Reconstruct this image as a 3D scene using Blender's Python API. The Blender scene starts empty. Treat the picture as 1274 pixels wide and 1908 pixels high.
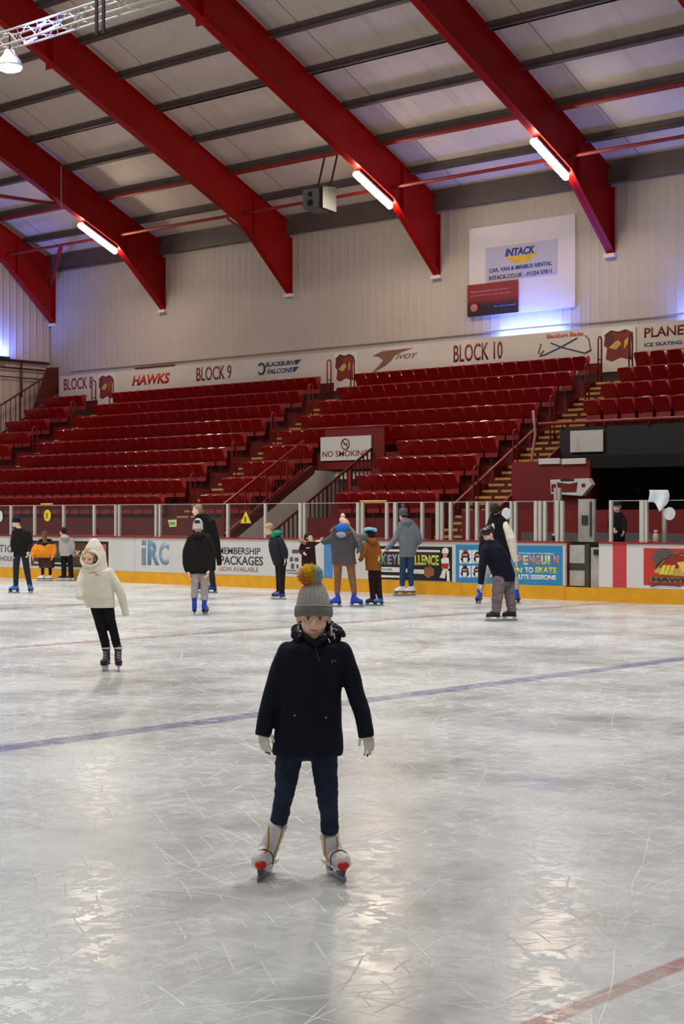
import bpy, bmesh, math, random
from mathutils import Vector, Matrix, noise
random.seed(7)
scene = bpy.context.scene
COL = scene.collection

# ------------------------------------------------------------------ camera
F, V0, HC, TH = 3000.0, 965.0, 1.55, math.radians(41.2)
CT, ST = math.cos(TH), math.sin(TH)
cam_data = bpy.data.cameras.new('camera')
cam = bpy.data.objects.new('camera', cam_data)
COL.objects.link(cam)
cam.location = (0, 0, HC)
cam.rotation_euler = (math.pi/2, 0, TH)
cam_data.sensor_width = 36
cam_data.lens = 36*F/1908
cam_data.shift_y = (V0-954)/1908
cam_data.clip_end = 200
scene.camera = cam

# ------------------------------------------------------------------ world, lamps of the hall, exposure
scene.view_settings.view_transform = 'Standard'
scene.view_settings.look = 'None'
scene.view_settings.gamma = 1
scene.view_settings.use_curve_mapping = False
scene.view_settings.exposure = 0.0
world = bpy.data.worlds.new('world')
scene.world = world
world.use_nodes = True
world.node_tree.nodes['Background'].inputs[0].default_value = (1.0, 0.96, 0.93, 1)
world.node_tree.nodes['Background'].inputs[1].default_value = 0.22

def area_light(name, loc, size, size_y, power, color, rot=(0, 0, 0)):
    d = bpy.data.lights.new(name, 'AREA')
    d.shape = 'RECTANGLE'; d.size = size; d.size_y = size_y
    d.energy = power; d.color = color
    o = bpy.data.objects.new(name, d); COL.objects.link(o)
    o.location = loc; o.rotation_euler = rot
    return o

WARM = (1.0, 0.985, 0.955)
ROOF_Z0, ROOF_S, WALL_Y = 11.0, 0.45, 37.5
def roof_z(y): return ROOF_Z0 + ROOF_S*(WALL_Y-y)
# the rows of ceiling lamps hung under the rafters over the ice
for lx in (-41, -29, -17, -5):
    for ly, pw in ((20, 500), (10, 470), (0, 470)):
        area_light('ceiling_lamp_light', (lx, ly, roof_z(max(ly, 12.5))-2.2), 2.4, 1.2, pw, WARM).data.spread = math.radians(115 if ly > 1 else 165)
BLUE = (0.10, 0.20, 1.0)

# ------------------------------------------------------------------ pixel ray helpers (authoring of real positions)
def ray(u, v):
    t = (u-637)/F; w = (V0-v)/F
    return (-ST+t*CT, CT+t*ST, w)
def on_y(u, v, y):
    d = ray(u, v); s = y/d[1]; return Vector((d[0]*s, y, HC+d[2]*s))
def on_x(u, v, x):
    d = ray(u, v); s = x/d[0]; return Vector((x, d[1]*s, HC+d[2]*s))
def on_z(u, v, z=0.0):
    d = ray(u, v); s = (z-HC)/d[2]; return Vector((d[0]*s, d[1]*s, z))
def at_depth(u, v, dep):
    d = ray(u, v); return Vector((d[0]*dep, d[1]*dep, HC+d[2]*dep))
RIGHT = Vector((CT, ST, 0)); FWD = Vector((-ST, CT, 0)); UP = Vector((0, 0, 1))

# ------------------------------------------------------------------ materials
def lin(c):
    c = c/255.0
    return c/12.92 if c <= 0.04045 else ((c+0.055)/1.055)**2.4
def rgb(r, g, b): return (lin(r), lin(g), lin(b), 1)
class NT:
    def __init__(s, m): s.t = m.node_tree; s.n = s.t.nodes; s.l = s.t.links
    def new(s, ty, **kw):
        n = s.n.new(ty)
        for k, v in kw.items(): setattr(n, k, v)
        return n
    def link(s, a, b): s.l.new(a, b)
    def math(s, op, a, b=None, c=None, clamp=False):
        n = s.n.new('ShaderNodeMath'); n.operation = op; n.use_clamp = clamp
        for i, x in enumerate((a, b, c)):
            if x is None: continue
            if isinstance(x, (int, float)): n.inputs[i].default_value = x
            else: s.l.new(x, n.inputs[i])
        return n.outputs[0]
    def mix(s, fac, a, b):
        n = s.n.new('ShaderNodeMix'); n.data_type = 'RGBA'
        for i, x in ((0, fac), (6, a), (7, b)):
            if isinstance(x, (int, float)): n.inputs[i].default_value = x
            elif isinstance(x, tuple): n.inputs[i].default_value = x
            else: s.l.new(x, n.inputs[i])
        return n.outputs[2]
    def noise(s, vec, scale, detail=2, rough=0.5, out=0):
        n = s.n.new('ShaderNodeTexNoise'); n.inputs['Scale'].default_value = scale
        n.inputs['Detail'].default_value = detail; n.inputs['Roughness'].default_value = rough
        if vec is not None: s.l.new(vec, n.inputs['Vector'])
        return n.outputs[out]
    def ramp(s, x, lo, hi, a=0.0, b=1.0):
        n = s.n.new('ShaderNodeMapRange'); n.clamp = True
        for i, q in enumerate((lo, hi, a, b)): n.inputs[i+1].default_value = q
        s.l.new(x, n.inputs[0]); return n.outputs[0]
    def bump(s, h, strength, dist):
        n = s.n.new('ShaderNodeBump'); n.inputs['Strength'].default_value = strength
        n.inputs['Distance'].default_value = dist; s.l.new(h, n.inputs['Height']); return n.outputs[0]

MATS = {}
def mat(name, col, rough=0.6, metal=0.0, var=0.12, vscale=6.0, bump=0.0, bscale=60.0, spec=0.5, emit=0.0, stretch=None):
    if name in MATS: return MATS[name]
    m = bpy.data.materials.new(name); m.use_nodes = True
    N = NT(m); b = N.n['Principled BSDF']
    tc = N.new('ShaderNodeTexCoord').outputs['Object']
    if stretch:
        mp = N.new('ShaderNodeMapping'); mp.inputs['Scale'].default_value = stretch
        N.link(tc, mp.inputs['Vector']); tc = mp.outputs[0]
    c0 = tuple(x*(1-var) for x in col[:3])+(1,); c1 = tuple(min(1, x*(1+var)) for x in col[:3])+(1,)
    nz = N.noise(tc, vscale, 3)
    N.link(N.mix(N.ramp(nz, 0.3, 0.7), c0, c1), b.inputs['Base Color'])
    b.inputs['Roughness'].default_value = rough; b.inputs['Metallic'].default_value = metal
    b.inputs['Specular IOR Level'].default_value = spec
    if bump: N.link(N.bump(N.noise(tc, bscale, 3), bump, 0.01), b.inputs['Normal'])
    if emit:
        b.inputs['Emission Color'].default_value = col; b.inputs['Emission Strength'].default_value = emit
    MATS[name] = m
    return m

# ------------------------------------------------------------------ mesh builder
class MB:
    def __init__(s): s.v = []; s.f = []; s.mi = []
    def add(s, vs, fs, mi=0):
        o = len(s.v); s.v += [tuple(p) for p in vs]
        for f in fs: s.f.append(tuple(i+o for i in f)); s.mi.append(mi)
    def box(s, x0, x1, y0, y1, z0, z1, mi=0):
        s.add([(x0,y0,z0),(x1,y0,z0),(x1,y1,z0),(x0,y1,z0),(x0,y0,z1),(x1,y0,z1),(x1,y1,z1),(x0,y1,z1)],
              [(0,3,2,1),(4,5,6,7),(0,1,5,4),(1,2,6,5),(2,3,7,6),(3,0,4,7)], mi); return s
    def obox(s, c, ex, ey, ez, mi=0):            # oriented box, half vectors
        c = Vector(c); ex = Vector(ex); ey = Vector(ey); ez = Vector(ez)
        q = [c+a*ex+b*ey+d*ez for d in (-1,1) for a, b in ((-1,-1),(1,-1),(1,1),(-1,1))]
        s.add(q, [(0,3,2,1),(4,5,6,7),(0,1,5,4),(1,2,6,5),(2,3,7,6),(3,0,4,7)], mi); return s
    def bar(s, p0, p1, w, h, up=(0,0,1), mi=0):
        p0 = Vector(p0); p1 = Vector(p1); d = (p1-p0); a = d.normalized()
        sd = a.cross(Vector(up)).normalized(); u = sd.cross(a)
        s.obox((p0+p1)/2, d/2, sd*w/2, u*h/2, mi); return s
    def prism(s, pts, o, ex, ey, n, th, mi=0):   # 2D outline on a frame, extruded along n
        o = Vector(o); ex = Vector(ex); ey = Vector(ey); n = Vector(n); k = len(pts)
        a = [o+ex*x+ey*y for x, y in pts]; b = [p+n*th for p in a]
        s.add(a+b, [tuple(range(k))[::-1], tuple(range(k, 2*k))]+[(i,(i+1)%k,(i+1)%k+k,i+k) for i in range(k)], mi); return s
    def face_y(s, pts, y, th=0.004, mi=0):       # outline (x,z) on a plane facing -Y
        return s.prism(pts, (0,y,0), (1,0,0), (0,0,1), (0,-1,0), th, mi)
    def tube(s, pts, r, seg=8, mi=0, closed=False):
        pts = [Vector(p) for p in pts]; n = len(pts)
        rr = r if isinstance(r, (list, tuple)) else [r]*n
        rings = []; up = None
        for i, p in enumerate(pts):
            if closed: d = pts[(i+1)%n]-pts[i-1]
            else: d = pts[min(i+1,n-1)]-pts[max(i-1,0)]
            d.normalize()
            if up is None:
                up = Vector((0,0,1)) if abs(d.z) < 0.9 else Vector((1,0,0))
            sd = d.cross(up).normalized(); up = sd.cross(d).normalized()
            rings.append([p+(sd*math.cos(2*math.pi*k/seg)+up*math.sin(2*math.pi*k/seg))*rr[i] for k in range(seg)])
        vs = [q for g in rings for q in g]; fs = []
        m = n if closed else n-1
        for i in range(m):
            j = (i+1)%n
            for k in range(seg):
                k2 = (k+1)%seg; fs.append((i*seg+k, i*seg+k2, j*seg+k2, j*seg+k))
        if not closed: fs += [tuple(range(seg))[::-1], tuple(range((n-1)*seg, n*seg))]
        s.add(vs, fs, mi); return s
    def loft(s, rings, mi=0):                    # rings: lists of points, closed solid
        k = len(rings[0]); vs = [q for g in rings for q in g]; fs = []
        for i in range(len(rings)-1):
            for j in range(k):
                j2 = (j+1)%k; fs.append((i*k+j, i*k+j2, (i+1)*k+j2, (i+1)*k+j))
        fs += [tuple(range(k))[::-1], tuple(range((len(rings)-1)*k, len(rings)*k))]
        s.add(vs, fs, mi); return s
    def ball(s, c, r, basis=None, seg=16, rings=10, mi=0):
        c = Vector(c); r = (r, r, r) if isinstance(r, (int, float)) else r
        bx = basis or (Vector((1,0,0)), Vector((0,1,0)), Vector((0,0,1)))
        vs = [c-bx[2]*r[2]]
        for i in range(1, rings):
            a = -math.pi/2+math.pi*i/rings
            for k in range(seg):
                b = 2*math.pi*k/seg
                vs.append(c+bx[0]*(r[0]*math.cos(a)*math.cos(b))+bx[1]*(r[1]*math.cos(a)*math.sin(b))+bx[2]*(r[2]*math.sin(a)))
        vs.append(c+bx[2]*r[2]); fs = []
        for k in range(seg): fs.append((0, 1+(k+1)%seg, 1+k))
        for i in range(rings-2):
            for k in range(seg):
                a = 1+i*seg; k2 = (k+1)%seg; fs.append((a+k, a+k2, a+seg+k2, a+seg+k))
        a = 1+(rings-2)*seg
        for k in range(seg): fs.append((a+k, a+(k+1)%seg, len(vs)-1))
        s.add(vs, fs, mi); return s
    def capsule(s, p0, p1, r0, r1, seg=14, mi=0):
        p0 = Vector(p0); p1 = Vector(p1); d = p1-p0; L = d.length
        a = d/L if L > 1e-6 else Vector((0,0,1))
        up = Vector((0,0,1)) if abs(a.z) < 0.9 else Vector((1,0,0))
        sd = a.cross(up).normalized(); u = sd.cross(a)
        rings = []
        for i in range(1, 5):
            t = math.pi/2*(i/4.0); rings.append((p0-a*r0*math.cos(t), r0*math.sin(t)))
        for i in range(0, 4):
            t = math.pi/2*(i/4.0); rings.append((p1+a*r1*math.sin(t), r1*math.cos(t)))
        s.loft([[c+(sd*math.cos(2*math.pi*k/seg)+u*math.sin(2*math.pi*k/seg))*r for k in range(seg)] for c, r in rings], mi); return s
    def build(s, name, m, parent=None, smooth=False, loc=None):
        me = bpy.data.meshes.new(name)
        off = Vector(loc) if loc is not None else Vector((0,0,0))
        base = off.copy()
        if parent is not None: base = base + world_loc(parent)
        me.from_pydata([tuple(Vector(p)-base) for p in s.v], [], s.f)
        ms = m if isinstance(m, (list, tuple)) else [m]
        for q in ms: me.materials.append(q)
        if len(ms) > 1: me.polygons.foreach_set('material_index', s.mi)
        if smooth: me.polygons.foreach_set('use_smooth', [True]*len(me.polygons))
        me.update()
        o = bpy.data.objects.new(name, me); COL.objects.link(o)
        if parent is not None: o.parent = parent
        o.location = off
        return o
def world_loc(o):
    p = Vector(o.location)
    while o.parent is not None: o = o.parent; p += Vector(o.location)
    return p
def tag(o, label=None, cat=None, group=None, kind=None):
    if label: o['label'] = label
    if cat: o['category'] = cat
    if group: o['group'] = group
    if kind: o['kind'] = kind
    return o
def thing(name, label, cat, loc=(0,0,0), group=None):
    o = bpy.data.objects.new(name, None); COL.objects.link(o); o.location = loc
    o.empty_display_size = 0.1
    return tag(o, label, cat, group)
def text(body, x0, x1, z0, z1, y, m, parent, name='lettering', bold=0.0, shear=0.0, skew=0.0, th=0.002):
    """letters filling the rectangle x0..x1, z0..z1 on a plane facing -Y"""
    cu = bpy.data.curves.new('t', 'FONT'); cu.body = body; cu.size = 1.0; cu.offset = bold; cu.shear = shear
    cu.resolution_u = 3
    ob = bpy.data.objects.new('t', cu); COL.objects.link(ob)
    dg = bpy.context.evaluated_depsgraph_get(); dg.update()
    me = bpy.data.meshes.new_from_object(ob.evaluated_get(dg))
    bpy.data.objects.remove(ob); bpy.data.curves.remove(cu)
    xs = [v.co.x for v in me.vertices]; ys = [v.co.y for v in me.vertices]
    ax, bx, ay, by = min(xs), max(xs), min(ys), max(ys)
    bm = bmesh.new(); bm.from_mesh(me)
    r = bmesh.ops.extrude_face_region(bm, geom=list(bm.faces))
    top = [e for e in r['geom'] if isinstance(e, bmesh.types.BMVert)]
    for v in bm.verts: v.co.z = 0
    for v in top: v.co.z = 1
    base = world_loc(parent) if parent else Vector((0,0,0))
    for v in bm.verts:
        fx = (v.co.x-ax)/(bx-ax); fz = (v.co.y-ay)/(by-ay)
        v.co = Vector((x0+fx*(x1-x0), y-v.co.z*th, z0+fz*(z1-z0)+skew*fx))-base
    bm.to_mesh(me); bm.free()
    me.materials.clear(); me.materials.append(m); me.name = name
    o = bpy.data.objects.new(name, me); COL.objects.link(o)
    if parent: o.parent = parent
    return o
def ordinal(n):
    w = ['first','second','third','fourth','fifth','sixth','seventh','eighth','ninth','tenth','eleventh','twelfth','thirteenth',
         'fourteenth','fifteenth','sixteenth','seventeenth','eighteenth','nineteenth','twentieth','twenty-first','twenty-second','twenty-third','twenty-fourth']
    return w[n-1]
# ------------------------------------------------------------------ setting: ice, walls, ceiling
def ice_material():
    m = bpy.data.materials.new('ice'); m.use_nodes = True
    N = NT(m); b = N.n['Principled BSDF']
    geo = N.new('ShaderNodeTexCoord').outputs['Object']
    sep = N.new('ShaderNodeSeparateXYZ'); N.link(geo, sep.inputs[0]); X, Y = sep.outputs[0], sep.outputs[1]
    tot = None; soft = None
    layers = [(12,1.3,0.006,1.0),(40,1.6,0.007,1.3),(75,1.4,0.006,1.1),(103,1.9,0.008,1.5),(131,1.5,0.007,1.2),(160,2.2,0.009,1.7),(22,3.4,0.012,2.4),(117,3.7,0.012,2.9),(62,3.0,0.011,2.2),(88,4.3,.014,3.2),(5,7.5,.022,4.5),(50,8.1,.022,5.0),(98,7.8,.024,4.2),(145,8.6,.024,5.2)]
    for i, (ang, fr, wd, nsc) in enumerate(layers):
        a = math.radians(ang); ca, sa = math.cos(a), math.sin(a)
        p = N.math('ADD', N.math('MULTIPLY', X, ca), N.math('MULTIPLY', Y, sa))
        q = N.math('SUBTRACT', N.math('MULTIPLY', Y, ca), N.math('MULTIPLY', X, sa))
        cb = N.new('ShaderNodeCombineXYZ'); N.link(p, cb.inputs[0]); N.link(q, cb.inputs[1]); cb.inputs[2].default_value = i*7.3
        wob = N.noise(cb.outputs[0], 0.16+0.03*i, 2)
        ln = N.math('ADD', N.math('MULTIPLY', q, fr), N.math('MULTIPLY', wob, 1.6))
        d = N.math('ABSOLUTE', N.math('SUBTRACT', N.math('FRACT', ln), 0.5))
        line = N.ramp(d, 0.0, wd*1.3, 1.0, 0.0)
        cell = N.math('FLOOR', ln)
        cb2 = N.new('ShaderNodeCombineXYZ'); N.link(N.math('MULTIPLY', p, 0.55*nsc), cb2.inputs[0]); N.link(N.math('MULTIPLY', cell, 3.17), cb2.inputs[1]); cb2.inputs[2].default_value = i*3.1
        gate = N.ramp(N.noise(cb2.outputs[0], 1.0, 2), *((0.60, 0.72) if i < 6 else (0.52, 0.66)))
        s = N.math('MULTIPLY', line, gate)
        tot = s if tot is None else N.math('MAXIMUM', tot, s)
    frost = N.noise(geo, 0.55, 6, 0.72)
    fine = N.noise(geo, 9.0, 5, 0.75)
    snow = N.math('MULTIPLY', N.ramp(fine, 0.50, 0.72), N.ramp(frost, 0.40, 0.60))
    # worn, wetter bands: large patches
    big = N.noise(geo, 0.55, 6, 0.72)
    base = N.mix(N.ramp(big, 0.38, 0.60), rgb(164,165,164), rgb(210,213,213))
    base = N.mix(N.math('MULTIPLY', N.ramp(frost, 0.3, 0.7), 0.45), base, rgb(206,208,206))
    # painted lines under the ice
    def stripe(x, hw): return N.ramp(N.math('ABSOLUTE', N.math('SUBTRACT', X, x)), hw*0.75, hw*1.1, 1.0, 0.0)
    wear = N.ramp(N.noise(geo, 1.6, 4, 0.7), 0.3, 0.62, 0.45, 0.9)
    base = N.mix(N.math('MULTIPLY', stripe(-8.85, 0.135), wear), base, rgb(96,92,142))
    base = N.mix(N.math('MULTIPLY', stripe(-22.4, 0.13), N.math('MULTIPLY', wear, 0.75)), base, rgb(96,88,112))
    base = N.mix(N.math('MULTIPLY', stripe(-15.65, 0.14), N.math('MULTIPLY', wear, 0.8)), base, rgb(140,92,92))
    base = N.mix(N.math('MULTIPLY', stripe(-2.8, 0.045), N.math('MULTIPLY', wear, 0.8)), base, rgb(158,92,88))
    dx = N.math('SUBTRACT', X, -15.65); dy = N.math('SUBTRACT', Y, 12.6)
    rr = N.math('SQRT', N.math('ADD', N.math('MULTIPLY', dx, dx), N.math('MULTIPLY', dy, dy)))
    circ = N.ramp(N.math('ABSOLUTE', N.math('SUBTRACT', rr, 4.5)), 0.03, 0.06, 1.0, 0.0)
    base = N.mix(N.math('MULTIPLY', circ, N.math('MULTIPLY', wear, 0.35)), base, rgb(150,110,108))
    col = N.mix(N.math('MULTIPLY', snow, 0.55), base, rgb(240,240,236))
    col = N.mix(N.math('MULTIPLY', tot, 0.9), col, rgb(255,255,255))
    N.link(col, b.inputs['Base Color'])
    N.link(N.math('ADD', N.ramp(N.noise(geo, 0.7, 4, 0.7), 0.35, 0.65, 0.15, 0.34), N.math('MULTIPLY', N.math('MAXIMUM', tot, snow), 0.25), clamp=True), b.inputs['Roughness'])
    b.inputs['IOR'].default_value = 1.33
    h = N.math('ADD', N.math('MULTIPLY', tot, 0.6), N.math('ADD', N.math('MULTIPLY', snow, 0.5), N.math('MULTIPLY', N.noise(geo, 2.2, 4, 0.6), 0.5)))
    N.link(N.bump(h, 0.35, 0.02), b.inputs['Normal'])
    return m
MB().box(-52, 14, -6, 25.62, -0.1, 0).build('floor', ice_material())['kind'] = 'structure'
M_conc = mat('concrete', rgb(92,88,86), 0.85, bump=0.2)
o = MB().box(-52, 14, 25.62, 38, -0.1, 0.02).build('floor', M_conc); o['kind'] = 'structure'

def cladding(name, col, axis, pitch=0.30, depth=0.35):
    m = bpy.data.materials.new(name); m.use_nodes = True
    N = NT(m); b = N.n['Principled BSDF']
    geo = N.new('ShaderNodeTexCoord').outputs['Object']
    sep = N.new('ShaderNodeSeparateXYZ'); N.link(geo, sep.inputs[0])
    x = N.math('FRACT', N.math('MULTIPLY', sep.outputs[axis], 1/pitch))
    rib = N.math('MULTIPLY', N.ramp(x, 0.0, 0.12), N.ramp(x, 0.28, 0.40, 1.0, 0.0))
    N.link(N.mix(N.ramp(N.noise(geo, 0.8, 5, 0.7), 0.3, 0.7), tuple(c*0.90 for c in col[:3])+(1,), col), b.inputs['Base Color'])
    N.link(N.bump(rib, depth, 0.03), b.inputs['Normal'])
    b.inputs['Roughness'].default_value = 0.55
    return m
M_wall = cladding('white_cladding', rgb(197,184,174), 0)
M_wall2 = cladding('white_cladding_end', rgb(204,186,180), 1, 0.30, 0.6)
o = MB().box(-47.2, 6, 37.62, 37.9, 0, 10.95).build('wall_back', M_wall); o['kind'] = 'structure'
o = MB().box(-47.6, -47.25, 20, 37.9, 0, 16).build('wall_left', M_wall2); o['kind'] = 'structure'
M_roof = bpy.data.materials.new('roof_liner'); M_roof.use_nodes = True
N = NT(M_roof); b = N.n['Principled BSDF']
geo = N.new('ShaderNodeTexCoord').outputs['Object']
sep = N.new('ShaderNodeSeparateXYZ'); N.link(geo, sep.inputs[0])
fx = N.math('FRACT', N.math('MULTIPLY', N.math('ADD', sep.outputs[0], 47.05+2.0), 1/5.95))
joint = N.ramp(N.math('ABSOLUTE', N.math('SUBTRACT', fx, 0.5)), 0.0015, 0.004, 1.0, 0.0)
rb = N.math('FRACT', N.math('MULTIPLY', sep.outputs[0], 1/0.25))
rib = N.math('MULTIPLY', N.ramp(rb, 0.0, 0.1), N.ramp(rb, 0.2, 0.3, 1.0, 0.0))
c = N.mix(N.ramp(N.noise(geo, 0.45, 5, 0.7), 0.3, 0.7), rgb(212,198,186), rgb(228,214,203))
mp = N.new('ShaderNodeMapping'); mp.inputs['Scale'].default_value = (3.5, 0.25, 0.25); N.link(geo, mp.inputs['Vector'])
c = N.mix(N.math('MULTIPLY', N.ramp(N.noise(mp.outputs[0], 1.0, 3, 0.6), 0.55, 0.75), 0.25), c, rgb(150,140,128))
c = N.mix(N.math('MULTIPLY', joint, 0.75), c, rgb(85,78,72))
N.link(c, b.inputs['Base Color']); b.inputs['Roughness'].default_value = 0.6
N.link(N.bump(rib, 0.12, 0.02), b.inputs['Normal'])
mb = MB()
y0, y1 = 37.95, 12.0
mb.add([(-47.6,y0,roof_z(y0)+.2),(6,y0,roof_z(y0)+.2),(6,y1,roof_z(y1)+.2),(-47.6,y1,roof_z(y1)+.2),
        (-47.6,y0,roof_z(y0)+.4),(6,y0,roof_z(y0)+.4),(6,y1,roof_z(y1)+.4),(-47.6,y1,roof_z(y1)+.4)],
       [(0,3,2,1),(4,5,6,7),(0,1,5,4),(1,2,6,5),(2,3,7,6),(3,0,4,7)])
o = mb.build('ceiling', M_roof); o['kind'] = 'structure'

# ------------------------------------------------------------------ roof steelwork
M_steel = mat('red_steel', rgb(158,11,4), 0.5, var=0.10, vscale=1.5, spec=.25)
M_steel2 = mat('red_steel_thin', rgb(140,30,22), 0.5)
M_purlin = mat('grey_steel', rgb(92,80,76), 0.55, var=0.15, vscale=3)
M_black = mat('black_metal', rgb(22,21,22), 0.5)
M_alu = mat('aluminium', rgb(196,192,186), 0.38, metal=0.35, var=0.05)
M_white = mat('white_board', rgb(226,220,212), 0.4, var=0.04)
RX = [-47.05+5.95*i for i in range(8)]
HY, HZ = 35.45, 10.66                      # where the deep haunch starts
def raf_bottom(y):
    if y <= HY: return roof_z(y)-1.26
    return HZ-(y-HY)*(HZ-8.72)/(37.6-HY)
raf_words = ['at the far left corner', 'second from the left corner', 'above the BLOCK 9 sign', 'left of the white hire advert', 'right of the white hire advert', 'at the far right', 'beyond', 'beyond']
for i, x in enumerate(RX[:6]):
    r = thing('roof_rafter', 'deep red steel roof rafter with tapered end, '+raf_words[i], 'rafter', (x, 37.6, 8.7), 'red roof rafters')
    ys = [12.6, 20, 28, 33, HY, 36.0, 37.0, 37.6]
    web = MB(); n = len(ys)
    top = [(y, roof_z(y)-.02) for y in ys]; bot = [(y, raf_bottom(y)) for y in ys]
    out = top+bot[::-1]
    web.prism([(a, b_) for a, b_ in out], (x-0.012,0,0), (0,1,0), (0,0,1), (1,0,0), 0.024)
    web.build('web', M_steel, r)
    fl = MB()
    for k in range(n-1):
        (ya, za), (yb, zb) = bot[k], bot[k+1]
        fl.add([(x-.13,ya,za),(x+.13,ya,za),(x+.13,yb,zb),(x-.13,yb,zb),(x-.13,ya,za+.025),(x+.13,ya,za+.025),(x+.13,yb,zb+.025),(x-.13,yb,zb+.025)],
               [(0,1,2,3),(4,7,6,5),(0,4,5,1),(1,5,6,2),(2,6,7,3),(3,7,4,0)])
    fl.build('bottom_flange', M_steel, r)
    tf = MB()
    for k in range(n-1):
        (ya, za), (yb, zb) = top[k], top[k+1]
        tf.add([(x-.13,ya,za-.025),(x+.13,ya,za-.025),(x+.13,yb,zb-.025),(x-.13,yb,zb-.025),(x-.13,ya,za),(x+.13,ya,za),(x+.13,yb,zb),(x-.13,yb,zb)],
               [(0,1,2,3),(4,7,6,5),(0,4,5,1),(1,5,6,2),(2,6,7,3),(3,7,4,0)])
    tf.build('top_flange', M_steel, r)
    MB().box(x-.13, x+.13, 37.585, 37.612, 8.70, 10.5).build('end_plate', M_steel, r)
    sp = MB(); sp.obox((x, 28.0, raf_bottom(28.0)+.55), (.17,0,0), (0,.03,0), (0,0,.68)); sp.build('splice_plate', M_steel, r)
    st = MB(); st.box(x-.12, x+.12, 35.9, 35.92, raf_bottom(35.9)+.02, roof_z(35.9)-.04); st.build('stiffener', M_steel, r)
    if 0 < i < 5:
        mb = MB(); mb.bar((x-.02, 33.85, raf_bottom(33.85)+.35), (x-1.0, 34.72, roof_z(34.85)-.10), .06, .06)
        mb.build('knee_brace', M_steel2, r)
        mb = MB(); mb.bar((x-.02, 35.9, 10.35), (x-.75, 35.56, 10.92), .07, .07)
        mb.build('tie_brace', M_steel2, r)
    # small white bracket the haunch sits on
    MB().box(x-.17, x+.17, 37.50, 37.64, 8.60, 8.70).build('bearing_plate', M_white, r)
pw = ['along the eaves over the white wall', 'second up from the eaves', 'third up from the eaves, behind the red strut', 'fourth up from the eaves', 'fifth up from the eaves', 'sixth up from the eaves', 'seventh up from the eaves', 'eighth up from the eaves']
for k in range(8):
    y = 37.86-1.46*k if k else 37.52; z = roof_z(y)
    mb = MB(); h = 0.22 if k else 0.62
    mb.obox((-20.8, y-.03, z+.2-h/2), (26.4,0,0), (0,.05,0), (0,0,h/2))
    mb.obox((-20.8, y-.09, z+.2-h+.015), (26.4,0,0), (0,.09 if k else .05,0), (0,0,.015))
    tag(mb.build('roof_purlin', M_purlin), 'long dark grey roof purlin '+pw[k], 'purlin', 'roof purlins')
# red strut under the third purlin, thin red tube below the eaves
y = 34.97
mb = MB(); mb.tube([(-47.1, y-.15, roof_z(y)-.06), (5, y-.15, roof_z(y)-.06)], 0.075, 10)
tag(mb.build('eaves_strut', M_steel2), 'thick red horizontal strut running through all the rafters', 'strut')
mb = MB(); mb.tube([(-47.1, 35.5, 10.98), (5, 35.5, 10.98)], 0.05, 10)
tag(mb.build('tie_tube', M_steel2), 'thin red tie tube below the red strut, nearest the eaves', 'tube')
# bracing of the corner bay
mb = MB(); mb.bar((-46.85, 37.35, 10.1), (-44.3, 35.75, 11.0), .12, .12)
tag(mb.build('diagonal_brace', M_steel2), 'red diagonal brace in the left corner bay near the eaves', 'brace')
mb = MB(); mb.bar((-41.4, 33.9, 11.75), at_depth(-20, 362, 50), .10, .10)
tag(mb.build('diagonal_brace', M_steel2), 'red diagonal brace reaching left edge from the second rafter', 'brace')

# ------------------------------------------------------------------ lamps
def glow(name, col, strength):
    m = bpy.data.materials.new(name); m.use_nodes = True
    b = m.node_tree.nodes['Principled BSDF']
    b.inputs['Base Color'].default_value = col; b.inputs['Emission Color'].default_value = col
    b.inputs['Emission Strength'].default_value = strength
    return m
M_tube = glow('lamp_tube', (1.0, 0.86, 0.66, 1), 60)
lamp_words = {1: 'leftmost of the lit tubes', 3: 'middle of the lit tubes', 4: 'rightmost of the lit tubes'}
for i in (1, 3, 4):
    x = RX[i]-.06
    r = thing('tube_lamp', 'long bright tube lamp slung beneath a red rafter, '+lamp_words[i], 'lamp', (x, 34.9, 11.1), 'lit tube lamps')
    a = Vector((x, 34.02, roof_z(34.02)-1.26-.17)); b2 = Vector((x, 35.5, roof_z(35.5)-1.26-.17))
    d = (b2-a).normalized(); nrm = Vector((0, d.z, -d.y))
    if nrm.z > 0: nrm = -nrm
    MB().bar(a-nrm*.07, b2-nrm*.07, .2, .05).build('lamp_housing', M_white, r)
    MB().capsule(a+nrm*.02, b2+nrm*.02, .085, .085, 12).build('diffuser', M_tube, r, True)
    MB().bar(a.lerp(b2,.5)-nrm*.09, a.lerp(b2,.5)-nrm*.15, .06, .06, (1,0,0)).build('bracket', M_steel, r)
    area_light('ceiling_lamp_light', a.lerp(b2, .5)+nrm*.16, .2, 1.7, 160, (1.0, .84, .66), (math.atan(-.43), 0, 0))
# round lamp and the lighting truss it hangs from
ty = 22.0
tc = on_y(129, 46, ty)
r = thing('lighting_truss', 'silver box lighting truss at top left with blue glow', 'truss', (tc.x, ty, tc.z))
xa, xb = tc.x-6, tc.x+5.2
mb = MB(); mb2 = MB()
for dy in (0, .3):
    for dz in (0, .3):
        mb.tube([(xa, ty+dy, tc.z+dz), (xb, ty+dy, tc.z+dz)], .026, 8)
k = 0; x = xa
while x < xb-.35:
    for a in ((0,0,0,.3),(.3,0,.3,.3),(0,0,.3,0),(0,.3,.3,.3)):
        p, q = (a[0],a[1]), (a[2],a[3])
        if k % 2: p, q = q, p
        mb2.tube([(x, ty+p[0], tc.z+p[1]), (x+.35, ty+q[0], tc.z+q[1])], .011, 6)
    x += .35; k += 1
mb.build('chord', M_alu, r, True); mb2.build('lattice', M_alu, r, True)
hp = on_y(188, 30, ty)
mb = MB()
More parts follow.
